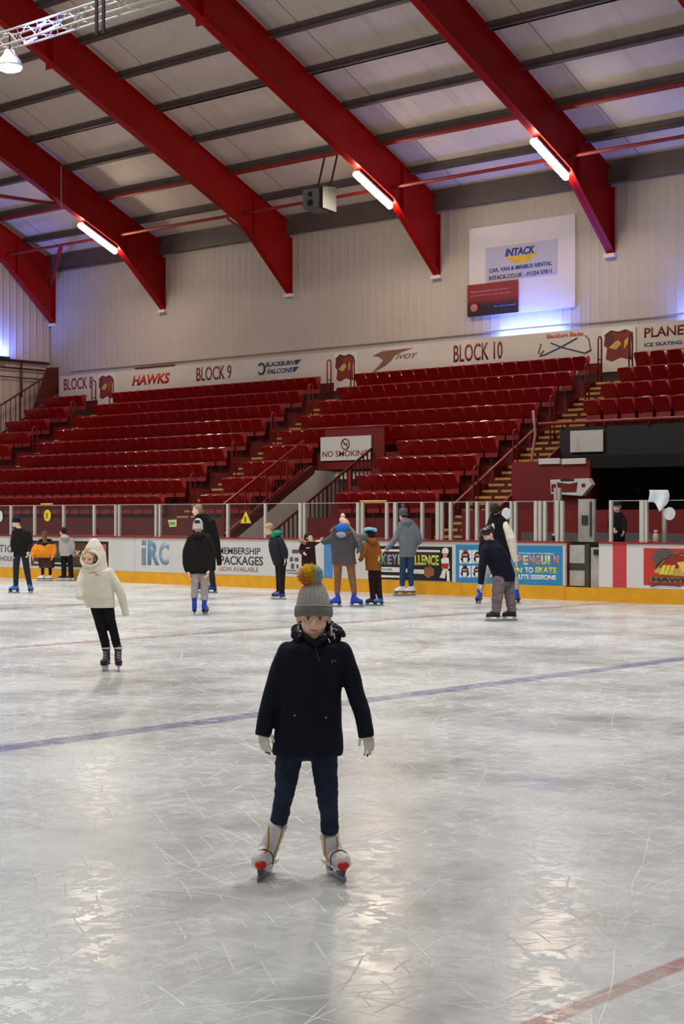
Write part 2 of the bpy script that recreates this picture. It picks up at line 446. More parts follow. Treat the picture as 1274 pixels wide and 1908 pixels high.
for dx in (-.10, .12): mb.box(hp.x+dx-.04, hp.x+dx+.04, ty-.05, ty-.02, tc.z-.42, tc.z+.34)
mb.build('strap', M_black, r)
M_blue = glow('blue_led', (0.12, 0.2, 1.0, 1), 9)
r2 = r
mb = MB()
for (ua, va, ub, vb) in ((75, 62, 110, 45), (45, 80, 68, 70), (70, 48, 85, 42)):
    pa, pb = on_y(ua, va, ty+.12), on_y(ub, vb, ty+.12); mb.tube([pa, pb], .022, 8)
mb.build('led_tube', M_blue, r2, True)
area_light('led_light', (tc.x-1.0, ty-.2, tc.z+.25), .8, .1, 22, (0.25,0.3,1.0), (math.pi/2,0,0))
lp = on_y(18, 122, ty+.1)
r = thing('round_flood_lamp', 'round white flood lamp hanging below the truss at upper left', 'lamp', (lp.x, ty+.1, lp.z))
mb = MB(); mb.loft([[lp+Vector((math.cos(t)*rad, math.sin(t)*rad, dz)) for t in [2*math.pi*q/24 for q in range(24)]] for rad, dz in ((.10,.34),(.14,.24),(.24,.12),(.29,.0),(.29,-.03))])
mb.build('shade', M_white, r, True)
M_flood = glow('flood_glass', (0.92, 1.0, 0.96, 1), 30)
mb = MB(); mb.loft([[lp+Vector((math.cos(t)*rad, math.sin(t)*rad, dz)) for t in [2*math.pi*q/24 for q in range(24)]] for rad, dz in ((.275,-.031),(.25,-.09),(.15,-.13),(.02,-.145))])
mb.build('lens', M_flood, r, True)
MB().tube([lp+Vector((0,0,.34)), lp+Vector((0,0,.8))], .02, 6).build('hook', M_black, r)
area_light('ceiling_lamp_light', lp+Vector((0,0,-.2)), .5, .5, 350, (.95,1,.95))
# loudspeaker under the roof
sp = on_y(597, 372, 34.2)
r = thing('loudspeaker', 'grey loudspeaker box hanging from the red tubes under the roof', 'speaker', tuple(sp))
M_grey = mat('speaker_grey', rgb(112,108,100), 0.6)
mb = MB(); mb.prism([(-.30,-.25),(.30,-.32),(.30,.34),(-.30,.27)], sp+Vector((-.42,0,0)), (0,1,0), (0,0,1), (1,0,0), .62)
mb.build('cabinet', M_grey, r)
mb = MB(); mb.prism([(-.28,-.30),(.30,-.36),(.30,.36),(-.28,.30)], sp+Vector((.20,0,0)), (0,1,0), (0,0,1), (1,0,0), .14); mb.build('side_horn', M_black, r)
mb = MB()
for dz, rad in ((-.12,.10),(.12,.07)):
    mb.tube([sp+Vector((-.12,-.30,dz)), sp+Vector((-.12,-.34,dz))], rad, 16)
mb.build('driver', M_black, r)
for dx in (-.35, .14):
    mb = MB(); mb.bar(sp+Vector((dx,.2,.2)), sp+Vector((dx,.56,1.34)), .05, .03); mb.build('bracket', M_black, r)
# chain hanging beside the second rafter
mb = MB(); c0 = on_y(114, 310, 33.0)
for k in range(26):
    c = c0+Vector((0, 0, -k*.052)); ang = (k % 2)*math.pi/2
    mb.tube([c+Vector((math.cos(ang)*math.cos(t)*.018, math.sin(ang)*math.cos(t)*.018, math.sin(t)*.034)) for t in [2*math.pi*q/8 for q in range(8)]], .006, 5, closed=True)
tag(mb.build('chain', M_alu), 'thin hanging chain in front of second rafter from left', 'chain')
# floor lamps that wash the walls blue
for nm, loc, pwr, rot in (('behind the banner below the hire advert', (-25.85, 37.36, 6.60), 120, (-.0, 0, 0)), ('at right end above the banner', (-19.9, 37.36, 6.60), 120, (0,0,0)), ('by the left end wall', (-46.96, 34.95, 7.3), 120, (0,0,0))):
    r = thing('uplighter', 'small black uplighter washing the wall blue '+nm, 'lamp', loc, 'blue uplighters')
    x, y, z = loc
    hx, hy = (1.1, .05) if y > 36 else (.05, .6)
    MB().box(x-hx, x+hx, y-hy, y+hy, z-.10, z+.02).build('housing', M_black, r)
    (MB().box(x-.03, x+.03, y+hy, 37.615, z-.08, z-.02) if y > 36 else MB().box(-47.245, x-hx, y-.03, y+.03, z-.08, z-.02)).build('bracket', M_black, r)
    MB().box(x-hx+.02, x+hx-.02, y-hy+.02, y+hy-.02, z+.02, z+.03).build('lens', M_blue, r)
    tgt = Vector((0, .30, 1)) if y > 36 else Vector((-.25, 0, 1))
    lo = area_light('uplight', (x, y, z+.05), max(2*hx-.1, .07), max(2*hy-.02, .07), pwr, BLUE)
    lo.rotation_euler = ((-math.atan(-.30), 0, 0) if y > 36 else (0, 0, 0))
    lo.rotation_euler = (math.pi-.30, 0, 0) if y > 36 else (math.pi, -.45, 0)
# ------------------------------------------------------------------ grandstand: terraces, aisles, seats
Y0, RD, Z0, RH, NR = 29.55, 0.80, 1.45, 0.46, 9
def row_y(i): return Y0+RD*i
def row_z(i): return Z0+RH*i
M_terr = mat('red_terrace', rgb(104,16,15), 0.7, var=0.2, vscale=3, bump=0.2)
M_redw = mat('red_painted_wall', rgb(120,20,20), 0.6, var=0.12, vscale=2)
M_ochre = mat('ochre_nosing', rgb(206,152,72), 0.7, var=0.18, vscale=9)
M_step = mat('red_step', rgb(88,18,16), 0.75, var=0.15)
M_rail = mat('red_rail', rgb(126,26,20), 0.4)
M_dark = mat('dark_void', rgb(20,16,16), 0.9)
M_render = mat('pale_render', rgb(206,198,188), 0.75, var=0.06, vscale=1.5)
M_red = mat('red_plastic', rgb(150,14,14), 0.2, var=0.10, vscale=1.2, spec=0.6)
M_red2 = mat('red_plastic_pan', rgb(138,12,14), 0.26, var=0.12, vscale=1.2, spec=0.6)
AX = [-43.1, -32.1, -22.5]                    # aisle centres
AW = 0.55
XL, XR = -46.5, -14.0
VX0, VX1, VY1 = -29.0, -27.5, 32.75           # entrance passage cut into block 10
def terrace(name, label, spans):
    r = thing(name, label, 'terrace', (spans[0][0], spans[0][2], 0))
    for i in range(NR):
        for (x0, x1, ylo, i0, i1) in spans:
            if i0 <= i <= i1: MB().box(x0, x1, row_y(i), row_y(i+1) if i < NR-1 else 37.6, row_z(i)-RH*.999 if i else 0.02, row_z(i)).build('tier', M_terr, r)
    return r
# the pale side wall and soffit of the passage hide the underside of the tiers
terrace('terrace_tiers', 'dark red stepped seating tiers of the leftmost block under BLOCK 8', [(XL, AX[0]-AW, Y0, 0, 8)])
terrace('terrace_tiers', 'dark red stepped seating tiers of the wide block under BLOCK 9', [(AX[0]+AW, AX[1]-AW, Y0, 0, 8)])
terrace('terrace_tiers', 'dark red stepped seating tiers under BLOCK 10 split by the entrance passage', [(AX[1]+AW, VX0-.13, Y0, 0, 3), (VX1+.55, AX[2]-AW, Y0, 0, 3), (AX[1]+AW, AX[2]-AW, Y0, 4, 8)])
terrace('terrace_tiers', 'dark red raised seating tiers right of the yellow-edged stairs above the black fascia', [(AX[2]+AW+.055, XR, Y0, 5, 8)])
fr = MB().box(XL, VX0-.13, Y0-.075, Y0-.015, 0.02, Z0+.10)
tag(fr.build('front_wall', M_terr), 'long red front wall of the stand left of the entrance passage', 'wall')
fr = MB().box(VX1+.55, AX[2]-AW-.01, Y0-.075, Y0-.015, 0.02, Z0+.10)
tag(fr.build('front_wall', M_terr), 'short red front wall of the stand right of the entrance passage', 'wall')
for x0, x1, lab in ((XL, VX0-.2, 'red front rail of the stand left of the passage'), (VX1+.6, AX[2]-AW, 'red front rail of the stand right of the passage')):
    r = thing('front_rail', lab+', behind the glass', 'rail', (x0, Y0-.13, 0.02))
    mb = MB(); mb.tube([(x0, Y0-.13, 1.05), (x1, Y0-.13, 1.05)], .03); mb.build('rail', M_rail, r, True)
    x = x0
    while x < x1:
        MB().tube([(x, Y0-.13, 0.02), (x, Y0-.13, 1.02)], .025).build('post', M_rail, r, True); x += 1.9
# aisles with ochre step edges
for a, (ax, nm) in enumerate(zip(AX, ('between BLOCK 8 and BLOCK 9', 'between BLOCK 9 and BLOCK 10', 'right of BLOCK 10'))):
    r = thing('aisle_stairs', 'red aisle stairs with ochre step edges '+nm, 'stairs', (ax, Y0, 0.02), 'aisle stairs')
    n = NR*3
    for k in range(n):
        y = Y0+RD*k/3; z = Z0-RH+RH*(k+1)/3
        ye = Y0+RD*(k+1)/3 if k < n-1 else 37.58
        s = MB().box(ax-AW+.005, ax+AW-.005, y, ye, (0.02 if k == 0 else z-RH), z).build('step', M_step, r)
        for (xa, xb) in ((ax-AW+.04, ax-.05), (ax+.05, ax+AW-.04)):
            MB().box(xa, xb, y-.006, y+.05, z-.055, z+.003).build('nosing', M_ochre, s)
# side wall of the right-hand stairs
mb = MB(); mb.prism([(Y0, 0.02), (37.58, 0.02), (37.58, Z0+RH*8-.1), (33.2, 3.35), (Y0, Z0-.25)], (AX[2]+AW+.002, 0, 0), (0,1,0), (0,0,1), (1,0,0), .045)
tag(mb.build('stair_side_wall', M_redw), 'red side wall below the right-hand ochre-edged stairs', 'wall')

# ---- seats
def seat_meshes():
    W = .205
    mb = MB(); pr = []
    for k in range(13):                     # rounded shell outline (front view)
        t = math.pi*k/12
        pr.append((W*math.copysign(abs(math.cos(t))**.45, math.cos(t)), .60+.15*abs(math.sin(t))**.5))
    pr += [(-W*.94, .22), (W*.94, .22)]
    def shell(off):
        return [Vector((x, .10+.07*max(0,z-.36)/.39 + .05*(x/W)**2*-1 + off, z)) for x, z in pr]
    a, b_ = shell(0), shell(.022); k = len(pr)
    mb.add(a+b_, [tuple(range(k)), tuple(range(k, 2*k))[::-1]]+[(i,i+k,(i+1)%k+k,(i+1)%k) for i in range(k)])
    back = mb
    mb = MB(); pts = []
    for k in range(9):
        t = math.pi*k/8; pts.append((W*.97*math.copysign(abs(math.cos(t))**.4, math.cos(t)), .30+.07*abs(math.sin(t))**.6))
    pts += [(-W*.95, 0), (W*.95, 0)]
    tip = math.radians(64)
    mb.prism(pts, (0, .06, .38), (1,0,0), (0,-math.cos(tip),math.sin(tip)), (0,-math.sin(tip),-math.cos(tip)), .035)
    pan = mb
    br = MB().box(-.03, .03, .03, .20, 0, .03).box(-.025, .025, .08, .12, .03, .40)
    br.box(-W*.9, W*.9, .075, .115, .35, .39)
    return back, pan, br
back_mb, pan_mb, br_mb = seat_meshes()
SEATS = []      # (x, row, block, order from its left, count)
def seat_row(block, row, x0, x1, pitch=.452):
    n = int((x1-x0)/pitch+1e-6); off = (x1-x0-n*pitch)/2
    for k in range(n): SEATS.append((x0+off+pitch*(k+.5), row, block, k, n))
for i in range(NR):
    seat_row('the corner block', i, XL+.15, AX[0]-AW-.05)
    seat_row('the block under HAWKS lettering', i, AX[0]+AW+.05, AX[1]-AW-.05)
    if i < 4:
        seat_row('the seats left of the passage', i, AX[1]+AW+.05, VX0-.35)
        seat_row('the seats right of the passage', i, VX1+.8, AX[2]-AW-.05)
    else:
        seat_row('the block under INTACK advert', i, AX[1]+AW+.05, AX[2]-AW-.05)
        if i > 4: seat_row('the right block', i, AX[2]+AW+.12, AX[2]+AW+.12+.49*8, .49)
def visible(s):
    x, row = s[0], s[1]; y, z = row_y(row)+.6, row_z(row)+.6
    f = -x*ST+y*CT; u = 637+F*(x*CT+y*ST)/f
    return -14 < u < 1290
SEATS = [s for s in SEATS if visible(s)]
SEATS.sort(key=lambda s: -s[0]*ST+row_y(s[1])*CT)
NEAR, FAR = SEATS[:300], SEATS[300:]
row_words = ['front', 'second', 'third', 'fourth', 'fifth', 'sixth', 'seventh', 'eighth', 'ninth']
me_cache = None
for (x, row, block, k, n) in NEAR:
    loc = (x, row_y(row)+.50, row_z(row)+.003)
    lab = 'red seat, %s row of %s, %s from left' % (row_words[row], block, ordinal(k+1))
    r = thing('stadium_seat', lab, 'seat', loc, 'red seats of '+block)
    if me_cache is None:
        me_cache = []
        for nm, m_, q in (('backrest', M_red, back_mb), ('seat_pan', M_red2, pan_mb), ('bracket', M_black, br_mb)):
            o = q.build(nm, m_); me_cache.append(o); o.parent = r
    else:
        for o in me_cache:
            c = o.copy(); COL.objects.link(c); c.parent = r
mb = MB()
for (x, row, block, k, n) in FAR:
    for q in (back_mb, pan_mb):
        mb.add([(p[0]+x, p[1]+row_y(row)+.50, p[2]+row_z(row)) for p in q.v], q.f)
if FAR: tag(mb.build('stadium_seats', M_red), 'remaining red tip-up seats far up at the left of the stand', 'seats', kind='stuff')

# ---- hooped hand rails beside the aisles
def hoop(x, y, z, h, lab, m=M_rail, w=.17):
    pts = [(x, y-w/2, z), (x, y-w/2, z+h-w/2)]
    for k in range(1, 8):
        t = math.pi-math.pi*k/8; pts.append((x, y+math.cos(t)*w/2, z+h-w/2+math.sin(t)*w/2))
    pts += [(x, y+w/2, z+h-w/2), (x, y+w/2, z)]
    mb = MB(); mb.tube(pts, .022, 7)
    mb.tube([(x, y-w/2, z+h*.5), (x, y+w/2, z+h*.5)], .018, 6)
    tag(mb.build('rail_hoop', m, None, True), lab, 'handrail', 'red rail hoops')
anm = ['aisle left of BLOCK 9', 'aisle left of BLOCK 10', 'aisle right of BLOCK 10']
for a, ax in enumerate(AX):
    for i in range(1, 9, 2) if a < 2 else range(1, 9, 2):
        hoop(ax-.03, row_y(i)+.152, row_z(i)-RH*2/3+.006, 1.15, 'red hoop rail mid %s, %s row up' % (anm[a], row_words[i]))
    for s, sn in ((-1, 'left'), (1, 'right')):
        hoop(ax+s*(AW-.08), row_y(8)+.66, row_z(8)+.004, 1.22, 'tall red hoop rail topping the %s side of %s' % (sn, anm[a]))

# ---- entrance passage under the NO SMOKING sign
def slope_z(y, off=0): return Z0+RH/RD*(y-Y0)+off
mb = MB(); mb.prism([(Y0-.4, 0.02), (35.9, 0.02), (35.9, 2.82), (32.1, 2.82), (31.9, slope_z(31.9, -.135)), (Y0-.4, slope_z(Y0-.4, -.135))], (VX0-.12, 0, 0), (0,1,0), (0,0,1), (1,0,0), .12)
tag(mb.build('passage_wall', M_render), 'pale sloping-topped side wall of the entrance passage', 'wall')
mb = MB().box(VX0, VX1, 35.91, 36.0, 0.02, 2.82)
tag(mb.build('passage_wall', M_render), 'pale end wall deep inside the entrance passage', 'wall')
mb = MB().box(VX1-.10, VX1-.001, VY1+.06, 35.9, 0.02, 2.82)
tag(mb.build('passage_wall', M_render), 'pale right-hand wall inside the entrance passage', 'wall')
mb = MB().box(VX0+.01, VX1-.11, VY1+.07, 35.88, 2.6, 2.81)
tag(mb.build('passage_ceiling', M_render), 'pale ceiling of the entrance passage below the sign', 'ceiling')
# dark red stringer and railings on the passage edges
def stand_rail(name, label, x, ya, yb, bot, top, m, pitch=.16, mid=None, bw=.018):
    r = thing(name, label, 'railing', (x, ya, slope_z(ya)+bot))
    MB().bar((x, ya, slope_z(ya)+top), (x, yb, slope_z(yb)+top), .05, .05).build('top_rail', m, r)
    MB().bar((x, ya, slope_z(ya)+bot), (x, yb, slope_z(yb)+bot), .05, .07).build('bottom_rail', m, r)
    n = int((yb-ya)/pitch)
    for k in range(n+1):
        y = ya+(yb-ya)*k/n
        w = bw if k % 6 else .05
        MB().box(x-w/2, x+w/2, y-w/2, y+w/2, slope_z(y)+bot, slope_z(y)+top).build('baluster' if k % 6 else 'post', m, r)
    return r
M_darkred = mat('dark_red_steel', rgb(84,20,20), 0.5)
pr_ = stand_rail('passage_railing', 'red sloping railing on dark stringer along the left edge of the passage', VX0-.06, Y0-.9, 31.65, .16, .95, M_rail, .13, bw=.012)
mb = MB(); mb.bar((VX0-.06, Y0-1.3, slope_z(Y0-1.3)), (VX0-.06, 32.0, slope_z(32.0)), .115, .22)
mb.build('stringer', M_darkred, pr_)
stand_rail('passage_railing', 'dark railing with upright bars along the right edge of the passage', VX1, Y0-1.6, VY1-.16, -.72, .18, M_darkred, .155, bw=.03)
mb = MB()
for i in range(4): mb.box(VX1+.03, VX1+.545, row_y(i), row_y(i+1)-.002, 0.02, row_z(i)-.75)
tag(mb.build('side_steps', M_terr), 'dark red sunken steps right of the passage railing', 'stairs')
sgn = on_y(597, 815, VY1-.11); sg2 = on_y(691, 856, VY1-.11)
r = thing('passage_beam', 'red panel and rail across the top of the entrance passage', 'beam', (VX0, VY1, 2.85))
MB().box(VX0-.25, VX1+.35, VY1-.06, VY1-.01, 2.86, 3.05).build('beam', M_rail, r)
MB().box(VX0-.25, VX1+.35, VY1-.05, VY1-.01, 3.05, 3.95).build('infill_panel', M_redw, r)
MB().tube([(VX0-.9, VY1-.03, 3.98), (VX1+.55, VY1-.03, 3.98)], .035).build('top_rail', M_rail, r, True)
M_darktext = mat('dark_red_lettering', rgb(122,24,32), 0.5)
M_black2 = mat('black_lettering', rgb(30,28,34), 0.5)
def sign(name, label, cat, x0, x1, z0, z1, y, m, group=None, th=.03):
    r = thing(name, label, cat, ((x0+x1)/2, y, z0), group)
    MB().box(x0, x1, y, y+th, z0, z1).build('board', m, r)
    return r
sy = VY1-.11
x0, x1, z0, z1 = sgn.x, sg2.x, sg2.z, sgn.z
r = sign('no_smoking_sign', 'white NO SMOKING sign over the entrance passage', 'sign', x0, x1, z0, z1, sy, M_white, th=.04)
text('NO SMOKING', x0+.07, x1-.10, z0+.10, z0+.26, sy, M_darktext, r, bold=.012)
cx, cz = x0+(x1-x0)*.5, z0+(z1-z0)*.67
mb = MB(); mb.tube([(cx+math.cos(t)*.14, sy-.004, cz+math.sin(t)*.14) for t in [2*math.pi*q/24 for q in range(24)]], .016, 6, closed=True)
mb.bar((cx-.09, sy-.004, cz+.09), (cx+.09, sy-.004, cz-.09), .02, .03, (0,1,0))
mb.build('prohibition_ring', M_darktext, r)
mb = MB().box(cx-.07, cx+.05, sy-.003, sy, cz-.015, cz+.015).box(cx+.055, cx+.075, sy-.003, sy, cz-.015, cz+.07)
mb.build('cigarette', M_black2, r)
p = on_y(651, 902, VY1-.6)
tag(MB().box(p.x-.07, p.x+.07, VY1-.62, VY1-.58, p.z-.38, p.z+.36).build('warning_board', mat('bright_red', rgb(200,24,18), .5)), 'bright red upright board right of the passage railing', 'board')
# ---- end railing of the leftmost block
stand_rail('end_railing', 'dark red sloping railing at the far left end of the stand', XL-.05, 33.2, 37.4, .0, 1.02, M_darkred, .2, bw=.02)
mb = MB(); mb.prism([(36.3, slope_z(36.3)+.12), (37.45, slope_z(37.45)+.12), (37.45, 7.05), (36.9, 7.0)], (XL-.065, 0, 0), (0,1,0), (0,0,1), (1,0,0), .03)
er = [o for o in bpy.data.objects if o.name == 'end_railing'][0]
mb.build('end_panel', M_darkred, er)
r = thing('wall_rail', 'dark horizontal rails along the pale left end wall', 'rail', (-47.1, 34, 6.8))
for z, rad in ((7.22, .05), (6.95, .03), (6.62, .02)):
    MB().tube([(-47.1, 26, z), (-47.1, 37.45, z)], rad).build('rail', M_darkred, r, True)
MB().tube([(-47.1, 36.2, 5.9), (-47.1, 36.2, 7.2)], .035).build('post', M_darkred, r, True)

# ---- right-hand box below the raised block
M_fasc = mat('black_fascia', rgb(38,35,36), 0.6, var=.2, vscale=4)
M_curt = mat('black_curtain', rgb(30,25,26), 0.9, var=.3, vscale=2)
fx0 = AX[2]+AW+.05
r = thing('fascia', 'black fascia with red top rail below the raised right-hand seats', 'fascia', (fx0, 33.1, 2.9))
MB().box(fx0, XR, 33.08, 33.14, 3.02, 3.74).build('panel', M_fasc, r)
MB().tube([(fx0-.6, 33.05, 3.86), (XR, 33.05, 3.86)], .045).build('top_rail', M_rail, r, True)
x = fx0+.1
while x < XR: MB().tube([(x, 33.05, 3.7), (x, 33.05, 3.86)], .02).build('post', M_rail, r, True); x += 1.2
mb = MB().box(fx0+.9, XR, 32.4, 33.07, 2.72, 3.01)
tag(mb.build('awning', M_curt), 'black cloth awning hanging under the black fascia', 'awning')
a, b2 = on_y(1062, 803, 33.0), on_y(1123, 841, 33.0)
r = sign('notice_board', 'blank white board on the black fascia', 'board', a.x, b2.x, b2.z, a.z, 33.0, M_white)
mb = MB()
for xx in (a.x+.05, b2.x-.05): mb.box(xx-.02, xx+.02, 33.03, 33.077, b2.z+.1, a.z-.1)
mb.build('mount', M_black, r)
MB().box(fx0+.05, XR, 34.9, 35.0, 0.02, 3.0).build('back_curtain', M_curt)
tag(bpy.data.objects['back_curtain'], 'black curtain at the back of the dark box at right', 'curtain')
mb = MB().box(fx0, -19.75, 31.06, 31.12, 0.02, 2.86)
tag(mb.build('box_wall', M_redw), 'red wall behind the arrow-shaped white sign', 'wall')
for (ua, ub) in ((1003, 1042), (1046, 1090)):
    pa, pb = on_y(ua, 857, 31.0), on_y(ub, 854, 31.0)
    tag(MB().box(pa.x, pb.x, 31.0, 31.055, pa.z-.1, pa.z+.03).build('strip_panel', M_white), 'pale strip panel over the red wall, %s of two' % ('left' if ua < 1040 else 'right'), 'panel')
pts = [on_y(u, v, 30.9) for u, v in ((1025, 894), (1096, 891), (1102, 903), (1084, 924), (1026, 920))]
r = thing('arrow_sign', 'white arrow-shaped sign with dark red print on red wall', 'sign', (pts[0].x, 30.9, pts[4].z))
mb = MB(); mb.face_y([(p.x, p.z) for p in pts][::-1], 31.05, .15); mb.build('board', M_white, r)
xa, xb, zc = pts[0].x, pts[1].x, (pts[0].z+pts[4].z)/2
mb = MB(); mb.face_y([(xa+.22, zc-.13), (xb-.32, zc-.13), (xb-.28, zc+.1), (xa+.5*(xb-xa), zc+.06), (xa+.18, zc+.1)], 30.9, .004)
mb.build('print', M_darktext, r)
MB().box(xa+.03, xa+.16, 30.895, 30.9, zc-.12, zc+.06).build('print', M_darktext, r)
MB().box(xb-.18, xb-.08, 30.895, 30.9, zc-.02, zc+.06).build('print', M_darktext, r)
MB().box(xa+.28, xb-.38, 30.895, 30.9, zc+.12, zc+.17).build('print', M_black2, r)
mb = MB().box(fx0+.1, XR, 28.98, 29.05, 0.02, 1.72)
tag(mb.build('bench_wall', M_redw), 'low red wall behind the players bench at right', 'wall')
mb = MB().box(fx0+2.2, XR, 28.3, 28.6, 1.02, 1.24)
tag(mb.build('bench_ledge', M_conc), 'grey ledge in front of the low red wall at right', 'ledge')
# stair hand rail and bent pole
pa, pb = on_x(995, 800, AX[2]-.5), on_x(845, 940, AX[2]-.5)
r = thing('stair_rail', 'long pinkish-red sloping hand rail over the right-hand stairs', 'handrail', (pb.x, pb.y, pb.z-.9))
MB().tube([pa, pb], .03).build('rail', mat('pink_rail', rgb(176,84,70), .4), r, True)
for t in (.05, .35, .65, .95):
    p = pa.lerp(pb, t); MB().tube([p, (p.x, p.y, max(slope_z(p.y)-.3, .02))], .022).build('post', M_rail, r, True)
q = [on_y(u, v, 32.08) for u, v in ((993, 765), (996, 795), (997, 808), (994, 830), (990, 858))]; q.append(Vector((q[-1].x, q[-1].y, 2.53)))
tag(MB().tube(q, .035).build('bent_pole', mat('pale_pole', rgb(178,140,110), .5), None, True), 'pale bent pole standing beside the right-hand stairs', 'pole')

# ------------------------------------------------------------------ banner band with block names along the top of the stand
BY = 37.20
M_banner = mat('white_banner', rgb(214,204,196), 0.5, var=.05, vscale=1)
M_lred = mat('red_lettering', rgb(188,34,22), 0.5)
M_navy = mat('navy_lettering', rgb(36,52,110), 0.5)
M_teal = mat('teal_lettering', rgb(20,50,66), 0.5)
M_brown = mat('brown_print', rgb(134,92,70), 0.6)
band = thing('banner_band', 'long white banner band with block names above the top seats', 'banner', (XL, BY, 5.72))
MB().box(-46.2, 4, BY, BY+.05, 5.72, 6.68).build('band', M_banner, band)
MB().box(-46.2, 4, BY+.02, BY+.06, 5.435, 5.72).build('base_rail', M_terr, band)
def band_text(s, u0, v0, u1, v1, m, vt0=None, bold=.0, shear=0., skew=0.):
    a, b_ = on_y(u0, v0, BY), on_y(u1, v1, BY)
    return text(s, a.x, b_.x, b_.z, a.z, BY, m, band, bold=bold, shear=shear, skew=skew, th=.006)
def bx(u): return on_y(u, 700, BY).x
def btext(s, u0, u1, z0, z1, m, **k): return text(s, bx(u0), bx(u1), z0, z1, BY, m, band, th=.006, **k)
btext('BLOCK 8', 119, 173, 6.16, 6.58, M_darktext, bold=.01)
btext('BLOCK 9', 366, 431, 6.10, 6.56, M_darktext, bold=.012)
btext('BLOCK 10', 845, 936, 6.05, 6.55, M_darktext, bold=.012)
btext('HAWKS', 246, 317, 6.12, 6.48, M_lred, bold=.035, shear=.25)
mb = MB().box(bx(252), bx(325), BY-.02, BY+.03, 6.69, 6.74); mb.build('dark_strip', M_darkred, band)
btext('BLACKBURN', 495, 548, 6.38, 6.53, M_navy, bold=.03, shear=.2)
btext('FALCONS', 498, 545, 6.15, 6.31, M_navy, bold=.03, shear=.2)
mb = MB(); mb.face_y([(bx(549), 6.38), (bx(553), 6.38), (bx(562), 6.53), (bx(549), 6.53)], BY, .006); mb.face_y([(bx(546), 6.15), (bx(549), 6.15), (bx(557), 6.31), (bx(546), 6.31)], BY, .006); mb.build('wing', M_navy, band)
mb = MB(); mb.tube([(bx(487)+math.cos(t)*.15, BY-.004, 6.34+math.sin(t)*.17) for t in [math.radians(q) for q in range(-140, 141, 20)]], .035, 6); mb.build('falcon_ring', M_teal, band)
# brown winged logo left of BLOCK 10
def B(u, z): return (bx(u), z)
mb = MB(); mb.face_y([B(694,6.44), B(712,6.56), B(770,6.58), B(752,6.50), B(736,6.40), B(728,6.24), B(718,6.12), B(691,5.90), B(706,6.14), B(714,6.28), B(706,6.40)][::-1], BY, .006); mb.build('winged_logo', M_brown, band)
btext('IVOT', 737, 778, 6.28, 6.42, M_brown, bold=.02, shear=.4)
# crossed hockey sticks
btext('Blackburn Blades', 1019, 1087, 6.50, 6.62, M_lred, bold=.01)
for pts in ([(1013, 6.18), (1008, 6.08), (1003, 6.12), (1008, 6.38)], [(1005, 6.04), (1014, 6.06), (1045, 6.24), (1075, 6.45)], [(1102, 6.1), (1090, 6.02), (1045, 6.24), (1026, 6.38)], [(1090, 6.02), (1100, 6.1), (1097, 6.4), (1090, 6.5)]):
    mb = MB(); mb.tube([(bx(u), BY-.004, z) for u, z in pts], .018, 6); mb.build('hockey_stick', M_navy if pts[2][0] == 1045 else M_purlin, band)
btext('PLANET', 1200, 1289, 6.30, 6.56, M_darktext, bold=.02)
btext('ICE SKATING RINKS UK', 1200, 1330, 6.06, 6.16, M_navy, bold=.02)
# crest boards at the top of the aisles
M_crest = mat('crest_red', rgb(132,42,28), 0.5, var=.25, vscale=9)
M_crest2 = mat('crest_maroon', rgb(92,40,40), 0.5)
M_gold = mat('crest_gold', rgb(206,170,80), 0.5)
for (ua, ub, va, vb, nm) in ((182, 213, 697, 744, 'left of the HAWKS lettering'), (622, 663, 658, 712, 'between BLOCK 9 and BLOCK 10'), (1121, 1184, 610, 673, 'right of the crossed hockey sticks')):
    a, b_ = on_y(ua, va, BY-.03), on_y(ub, vb, BY-.03)
    w = b_.x-a.x; zt = 6.62; zb = 5.46; cx = (a.x+b_.x)/2
    r = thing('crest_board', 'white board with red bird crest '+nm, 'sign', (cx, BY-.03, zb), 'crest boards at the aisle tops')
    MB().box(cx-w*.5, cx+w*.5, BY-.03, BY-.002, zb, zt).build('board', M_white, r)
    def Q(fx, fz): return (cx-w/2+w*fx, zb+(zt-zb)*fz)
    mb = MB(); mb.face_y([Q(.12,.30), Q(.30,.24), Q(.55,.32), Q(.88,.24), Q(.86,.60), Q(.92,.86), Q(.70,.93), Q(.5,.90), Q(.28,.95), Q(.10,.85), Q(.06,.62), Q(.16,.55)], BY-.03, .008); mb.build('crest', M_crest, r)
    mb = MB(); mb.face_y([Q(.14,.62), Q(.30,.60), Q(.38,.78), Q(.26,.90), Q(.12,.82)], BY-.038, .004); mb.build('crest_ball', M_crest2, r)
    mb = MB(); mb.face_y([Q(.22,.56), Q(.42,.50), Q(.58,.62), Q(.50,.72), Q(.36,.66)], BY-.038, .005); mb.build('beak', M_gold, r)
    mb = MB(); mb.face_y([Q(.66,.50), Q(.78,.62), Q(.80,.78), Q(.68,.70)], BY-.038, .005); mb.build('feather', M_gold, r)
    mb = MB(); mb.tube([Vector((Q(.08,.84)[0], BY-.039, Q(0,.84)[1])), Vector((Q(.28,.95)[0], BY-.039, Q(0,.95)[1])), Vector((Q(.5,.90)[0], BY-.039, Q(0,.90)[1])), Vector((Q(.72,.94)[0], BY-.039, Q(0,.94)[1])), Vector((Q(.92,.86)[0], BY-.039, Q(0,.86)[1]))], .012, 5); mb.build('outline', M_black2, r)

